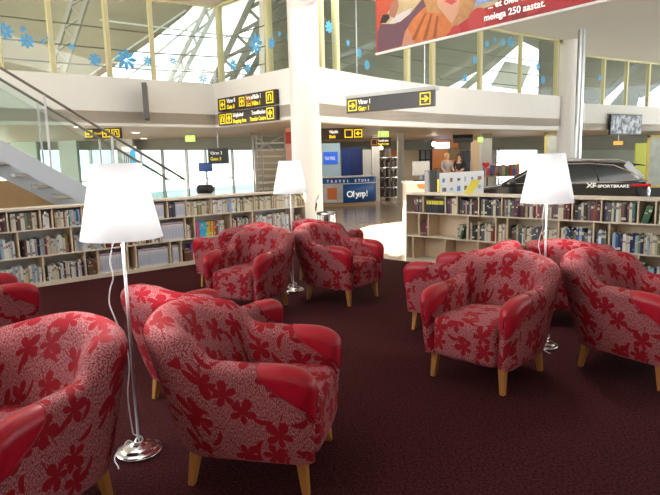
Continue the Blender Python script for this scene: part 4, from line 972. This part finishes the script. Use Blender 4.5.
obj('foliage', bm, mat('leaf_green', (.05, .12, .04), .6), t); obj('blossom', bm2, mat('blossom_pink', (.55, .2, .25), .6), t)
p = P(486, 165, 17); t = thing('heart_balloon', 'small red heart balloon above the right end of the information board', 'balloon', p)
bm = prism([(.11*(16*math.sin(k*.2618)**3)/16, 0, .1*(13*math.cos(k*.2618)-5*math.cos(2*k*.2618)-2*math.cos(3*k*.2618)-math.cos(4*k*.2618))/16) for k in range(24)], (0, .05, 0)); obj('balloon', bevel(bm, .01, 2), mat('heart_red', (.6, .02, .04), .3), t); obj('stick', tube(bmesh.new(), [(0, .02, -.1), (0, .02, -p.z)], .006, 6), WHITEP, t)

# poster column and rack at left centre
a, b = P(286, 150, 15), P(297, 150, 15)
t = thing('advert_pillar', 'red and pink advertising pillar left of the round column', 'pillar', ((a.x+b.x)/2, 15, -.012)); w = (b.x-a.x)/2
obj('body', bevel(bx(-w, w, 0, .3, 0, 2.45), .008, 1), mat('advert_pink', (.62, .32, .26), .5, var=.25, vs=3), t); obj('red_header', bx(-w-.005, w+.005, -.01, .31, 2.05, 2.35), mat('advert_red', (.45, .05, .05), .5), t)
# open steel stair / rack
a, b = P(252, 150, 17.5), P(286, 150, 17.5)
t = thing('steel_stair_tower', 'open steel stair tower with many treads left of the advertising pillar', 'stair tower', ((a.x+b.x)/2, 17.5, -.012)); w = (b.x-a.x)/2
MG = mat('galvanised', (.42, .41, .38), .4, .5)
for sx in (-w, w-.05):
    for sy in (0, .9): obj('post', bx(sx, sx+.05, sy, sy+.05, 0, 2.5), MG, t)
for k in range(11): obj('tread', bx(-w+.1+.02*(k % 2), w-.1, .1, .8, .15+k*.2, .19+k*.2), mat('tread_white', (.62, .62, .58), .4), t)
bm = bmesh.new(); bar(bm, (-w, -.02, 2.45), (w, -.02, 1.7), .03, .03); bar(bm, (-w, -.02, 1.9), (w, -.02, 2.4), .03, .03); bar(bm, (-w+.3, -.02, .1), (-w+.3, -.02, 2.4), .04, .04); obj('brace', bm, MG, t)
# stroller
p = P(204, 185, 14.5); t = thing('pushchair', 'white and black folded pushchair behind the left bookcase', 'pushchair', (p.x, 14.5, -.012))
bm = bmesh.new()
for s in (-.2, .2): tube(bm, [(s, -.3, .1), (s, .1, .6), (s, .35, 1.1)], .015, 6); tube(bm, [(s, .35, .1), (s, .05, .6), (s, -.1, .8)], .015, 6)
tube(bm, [(-.2, .35, 1.1), (.2, .35, 1.1)], .018, 6); obj('frame', bm, STEEL, t)
for sx in (-.22, .22):
    for sy in (-.3, .35): o = obj('wheel', lathe(bmesh.new(), [(0, -.02), (.1, -.02), (.112, 0), (.1, .02), (0, .02)], 16), BLACK, t); o.location = (sx, sy, .112); o.rotation_euler = (0, PI/2, 0)
obj('seat', bevel(bx(-.18, .18, -.15, .2, .42, .85), .05, 2), mat('pram_white', (.7, .7, .7), .6), t); obj('canopy', rounded_box((0, .1, .95), (.2, .2, .12), .09, 3), BLACK, t, True)
p = P(205.5, 168, 15.3); t = thing('notice_stand', 'small blue notice board on a stand behind the pushchair', 'notice board', (p.x, 15.3, -.012))
obj('board', bevel(bx(-.18, .18, 0, .03, 1.38, 1.62), .006, 1), mat('notice_blue', (.05, .1, .35), .4), t); obj('pole', tube(bmesh.new(), [(0, .015, 0), (0, .015, 1.4)], .015, 8), STEEL, t); obj('foot', lathe(bmesh.new(), [(0, 0), (.16, 0), (.15, .02), (0, .03)], 20), STEEL, t)
a, b = P(121.5, 150, 17), P(136, 150, 17); t = thing('blue_poster', 'blue and white poster stand behind the nearest lamp shade', 'poster', ((a.x+b.x)/2, 17, -.012)); w = (b.x-a.x)/2
obj('board', bx(-w, w, 0, .05, 0, 2.15), mat('poster_white', (.7, .74, .78), .5), t); obj('blue_print', bx(w-.16, w-.03, -.004, 0, .6, 2.05), mat('poster_blue', (.03, .4, .8), .5), t)
for k in range(4): obj('grey_print', bx(-w+.05+k*.06, -w+.08+k*.06, -.004, 0, .9+.1*(k % 2), 2.0), mat('poster_grey', (.12, .2, .28), .5), t)
# yellow framed posters at the right rear
for px0, px1, py0, py1, Y, lab in ((545, 562, 132, 170, 22, 'tall yellow framed poster left of the silver pole, behind the car'), (648, 668, 135, 172, 18, 'yellow framed poster at the right edge behind the car')):
    a, b = P(px0, py0, Y), P(px1, py1, Y); t = thing('framed_poster', lab, 'poster', ((a.x+b.x)/2, Y, -.012), 0, 'yellow framed posters'); w = (b.x-a.x)/2; bm = bmesh.new(); z0, z1 = .5, a.z
    for q in ((-w, -w+.07, z0, z1), (w-.07, w, z0, z1), (-w, w, z1-.07, z1), (-w, w, z0, z0+.07)): box(bm, q[0], q[1], -.03, .03, q[2], q[3])
    obj('frame', bm, mat('frame_yellow', (.75, .6, .15), .5), t); obj('picture', bx(-w+.07, w-.07, 0, .02, z0+.07, z1-.07), mat('poster_pale', (.55, .6, .55), .4, var=.4, vs=3), t); obj('stand', bx(-w+.1, w-.1, -.1, .1, 0, .5), BLACK, t)
a, b = P(636, 150, 25), P(648, 150, 25); tag(obj('yellow_panel', bevel(bx(a.x, b.x, 25, 25.1, -.012, 2.0), .01, 1), mat('lime_panel', (.62, .68, .1), .5)), 'lime yellow panel at the back right', 'panel')
p = P(620, 143, 22); t, L = sign('small orange sign under the far right balcony', (614, 143), (623, 143), 25, 25, .16, dark=mat('sign_orange_lit', (.75, .4, .05), .5, emit=.5)); obj('hanger', bx(-.01, .01, .02, .04, .07, 2.5-t.location.z), STEEL, t)

# ================================================================ PEOPLE in the cafe
def person(loc, rz, shirt, hair, skin, lab):
    t = thing('person', lab, 'person', loc, rz, None)
    def skinmesh(name, verts, edges, m, parent, root=0):
        me = bpy.data.meshes.new(name); me.from_pydata([v[:3] for v in verts], edges, []); o = bpy.data.objects.new(name, me); COL.objects.link(o); o.parent = parent; me.materials.append(m)
        sk = o.modifiers.new('skin', 'SKIN'); sk.use_smooth_shade = True
        for i, v in enumerate(verts): me.skin_vertices[0].data[i].radius = (v[3], v[3]*(v[4] if len(v) > 4 else 1))
        me.skin_vertices[0].data[root].use_root = True
        sb = o.modifiers.new('subd', 'SUBSURF'); sb.levels = 1; sb.render_levels = 2; return o
    V = [(0, 0, .95, .14, .75), (0, 0, 1.15, .13, .75), (0, .0, 1.38, .15, .65), (0, 0, 1.5, .055), (0, -.02, 1.62, .085, 1.1), (0, -.02, 1.72, .07),
         (-.19, 0, 1.42, .055), (-.25, -.02, 1.15, .042), (-.2, -.22, 1.02, .032), (-.18, -.3, 1.02, .03), (.19, 0, 1.42, .055), (.25, -.02, 1.15, .042), (.2, -.22, 1.05, .032), (.18, -.3, 1.05, .03),
         (-.1, 0, .88, .09), (-.11, -.02, .48, .06), (-.11, .02, .08, .04), (-.11, -.12, .03, .03), (.1, 0, .88, .09), (.11, -.02, .48, .06), (.11, .02, .08, .04), (.11, -.12, .03, .03)]
    E_ = [(0, 1), (1, 2), (2, 3), (3, 4), (4, 5), (2, 6), (6, 7), (7, 8), (8, 9), (2, 10), (10, 11), (11, 12), (12, 13), (0, 14), (14, 15), (15, 16), (16, 17), (0, 18), (18, 19), (19, 20), (20, 21)]
    skinmesh('body', V, E_, skin, t)
    C2 = [(0, 0, .95, .155, .8), (0, 0, 1.15, .145, .8), (0, 0, 1.38, .162, .7), (0, 0, 1.47, .075), (-.19, 0, 1.42, .068), (-.25, -.02, 1.15, .054), (-.215, -.16, 1.06, .045), (.19, 0, 1.42, .068), (.25, -.02, 1.15, .054), (.215, -.16, 1.08, .045)]
    skinmesh('shirt', C2, [(0, 1), (1, 2), (2, 3), (2, 4), (4, 5), (5, 6), (2, 7), (7, 8), (8, 9)], shirt, t)
    C3 = [(0, 0, .95, .155, .8), (-.1, 0, .86, .105), (-.11, -.02, .48, .075), (-.11, .02, .12, .06), (.1, 0, .86, .105), (.11, -.02, .48, .075), (.11, .02, .12, .06)]
    skinmesh('trousers', C3, [(0, 1), (1, 2), (2, 3), (0, 4), (4, 5), (5, 6)], mat('dark_trousers', (.03, .03, .04), .8), t)
    bm = lathe(bmesh.new(), [(0, 1.80), (.06, 1.79), (.095, 1.74), (.105, 1.67), (.095, 1.6), (.06, 1.57), (0, 1.57)], 16, (0, .015, 0)); obj('hair', bm, hair, t, True)
    return t
SKN = mat('skin', (.62, .36, .26), .55)
p = P(447, 160, 24.5); person((p.x, 24.5, -.012), .3, mat('shirt_grey', (.35, .33, .33), .8), mat('hair_fair', (.5, .3, .12), .7), SKN, 'person in a grey top standing at the orange cafe bar')
p = P(459.5, 160, 25.5); person((p.x, 25.5, -.012), -.5, mat('shirt_black', (.02, .02, .025), .8), mat('hair_dark', (.03, .02, .015), .7), SKN, 'person in black standing beside the drinks cooler')

# ================================================================ CAR (estate car, seen from its rear left side)
def car():
    K = .95
    fr = Vector((3.32, 15.5, 0)); rr_ = Vector((7.62, 13.5, 0)); d = (rr_-fr).normalized()
    t = thing('estate_car', 'black estate car on display behind the right bookcase', 'car', fr+Vector((0, 0, -.012)), pick(d))
    PAINT = mat('car_black', (.012, .013, .016), .12, coat=1); CG = mat('car_window', (.02, .03, .03), .05); CH = mat('window_chrome', (.8, .8, .8), .15, 1)
    Lc, Wd = 4.75, 1.82
    # lower body: side profile lofted across the width; x = from nose to tail, y = from the near side to the far side
    prof = [(0, .38), (.02, .55), (.12, .70), (.6, .84), (1.35, .96), (2.2, 1.0), (3.6, 1.04), (4.45, 1.05), (4.68, 1.0), (4.75, .80), (4.74, .45), (4.6, .28), (.3, .24), (.06, .28)]
    def loft(prof, ys, ins, fc=None):
        bm = bmesh.new(); rows = []
        for y, s in zip(ys, ins):
            cx = sum(p[0] for p in prof)/len(prof); rows.append([bm.verts.new((cx+(x-cx)*s[0], y, z if z < .4 else z-s[1])) for x, z in prof])
        for a, b in zip(rows, rows[1:]):
            for i in range(len(prof)): bm.faces.new((a[i], a[(i+1) % len(prof)], b[(i+1) % len(prof)], b[i]))
        bm.faces.new(rows[0]); bm.faces.new(rows[-1][::-1]); bmesh.ops.recalc_face_normals(bm, faces=bm.faces[:]); return bm
    bm = loft(prof, [0, .06, .25, .9, 1.57, 1.76, 1.82], [(.965, .05), (.985, .02), (1, 0), (1.01, -.015), (1, 0), (.985, .02), (.965, .05)])
    sharp(obj('body', bm, PAINT, t, True), 50)
    # cabin (greenhouse) from glass, with painted roof and pillars on top of it
    g = [(1.28, .93), (2.15, 1.34), (2.5, 1.40), (3.4, 1.41), (4.1, 1.36), (4.30, 1.31), (4.66, 1.02)]
    def cab(y_, z, side):      # tumblehome
        k = max(0, (z-.95))*.36; return (y_+k) if side == 0 else (Wd-y_-k)
    bm = bmesh.new(); A = [bm.verts.new((x, cab(.06, z, 0), z)) for x, z in g]; B = [bm.verts.new((x, cab(.06, z, 1), z)) for x, z in g]
    bm.faces.new(A); bm.faces.new(B[::-1])
    for i in range(len(g)-1): bm.faces.new((A[i], B[i], B[i+1], A[i+1]))
    bm.faces.new((A[0], A[-1], B[-1], B[0])); bmesh.ops.recalc_face_normals(bm, faces=bm.faces[:]); obj('windows', bm, CG, t)
    # roof
    rf = [(2.05, 1.315), (2.5, 1.425), (3.4, 1.435), (4.1, 1.39), (4.42, 1.33), (4.40, 1.30), (4.1, 1.345), (3.4, 1.375), (2.5, 1.37), (2.1, 1.29)]
    bm = prism([(x, .19, z) for x, z in rf], (0, Wd-.38, 0)); bevel(bm, .015, 2); sharp(obj('roof', bm, PAINT, t, True), 50)
    # side: pillars, chrome surround
    def sp(x, z, o=.008): return Vector((x, cab(.06, z, 0)-o, z))
    for a, b, w in (((1.32, .97), (2.2, 1.37), .06), ((2.72, 1.0), (2.78, 1.38), .09), ((3.62, 1.02), (3.50, 1.38), .05), ((4.52, 1.05), (4.18, 1.35), .20)):
        a, b = sp(*a), sp(*b); bm = bmesh.new(); bar(bm, a, b, .02, w); obj('roof_pillar', bm, PAINT, t)
    bm = bmesh.new(); tube(bm, [sp(1.45, 1.0, .02), sp(2.2, 1.33, .02), sp(2.5, 1.375, .02), sp(3.4, 1.375, .02), sp(3.95, 1.33, .02), sp(4.32, 1.20, .02), sp(4.52, 1.06, .02), sp(3.6, 1.02, .02), sp(1.45, .995, .02)], .012, 6); obj('chrome_trim', bm, CH, t)
    bm = bmesh.new(); bar(bm, sp(2.70, 1.02, .02), sp(2.76, 1.37, .02), .012, .035); obj('door_pillar_trim', bm, CH, t)
    bm = bmesh.new(); tube(bm, [(2.3, .24, 1.45), (2.45, .24, 1.475), (4.05, .24, 1.43), (4.2, .24, 1.39)], .013, 6); obj('roof_rail', bm, CH, t)
    bm = bmesh.new(); tube(bm, [(2.3, Wd-.24, 1.45), (2.45, Wd-.24, 1.475), (4.05, Wd-.24, 1.43), (4.2, Wd-.24, 1.39)], .013, 6); obj('roof_rail', bm, CH, t)
    bm = prism([(4.28, .25, 1.375), (4.60, .25, 1.33), (4.62, .25, 1.31), (4.3, .25, 1.33)], (0, Wd-.5, 0)); obj('rear_spoiler', bm, PAINT, t)
    RL = mat('tail_lamp_red', (.6, .01, .02), .15, emit=.0)
    for y0, y1 in ((-.004, .45), (Wd-.45, Wd+.004)): obj('tail_lamp', bevel(bx(4.3 if y0 < 1 else 4.3, 4.745, y0, y1, .90, .985), .02, 2), RL, t)
    for x in (.9, 3.78):
        for y in (-.01, Wd-.2):
            o = obj('wheel', lathe(bmesh.new(), [(0, -.1), (.2, -.1), (.22, -.105), (.31, -.105), (.335, -.08), (.335, .08), (.31, .105), (0, .105)], 32), BLACK, t); o.location = (x, y+.1, .335); o.rotation_euler = (PI/2, 0, 0)
            o2 = obj('rim', lathe(bmesh.new(), [(0, .11), (.05, .12), (.19, .112), (.21, .118), (.215, .1)], 10), CHROME, o)
    for y, s in ((-.12, 1), (Wd+.0, 1)): obj('wing_mirror', rounded_box((1.62, y+.04, 1.04), (.07, .10, .06), .04, 2), PAINT, t, True)
    for x in (2.5, 3.42): obj('door_handle', bevel(bx(x, x+.2, -.012, .01, .90, .925), .006, 1), CH, t)
    bm = bmesh.new(); 
    for x in (1.5, 2.72, 3.66): box(bm, x, x+.008, .012, .03, .35, .95)
    obj('door_gap', bm, BLACK, t)
    # windscreen reflection is left to the light; bonnet crease
    obj('lettering', bx(0, .001, 0, .001, 0, .001), SWH, t) if False else None
    text('lettering', 'XF', .15, SWH, t, (3.35, -.004, .885), bold=.003, sx=1.2); text('lettering', 'SPORTBRAKE', .095, SWH, t, (3.60, -.004, .885), bold=.002, sx=1.2)
    text('lettering', 'JAGUAR', .07, SWH, t, (2.72, -.004, .885), bold=.002)
    def zf(z): return z*.88 if z < 1 else .88+(z-1)*1.286
    for o in t.children:
        if o.name.startswith('wheel'): continue
        if o.name.startswith('lettering'): o.location.z = zf(o.location.z); continue
        for v in o.data.vertices: v.co.z = zf(v.co.z)
car()
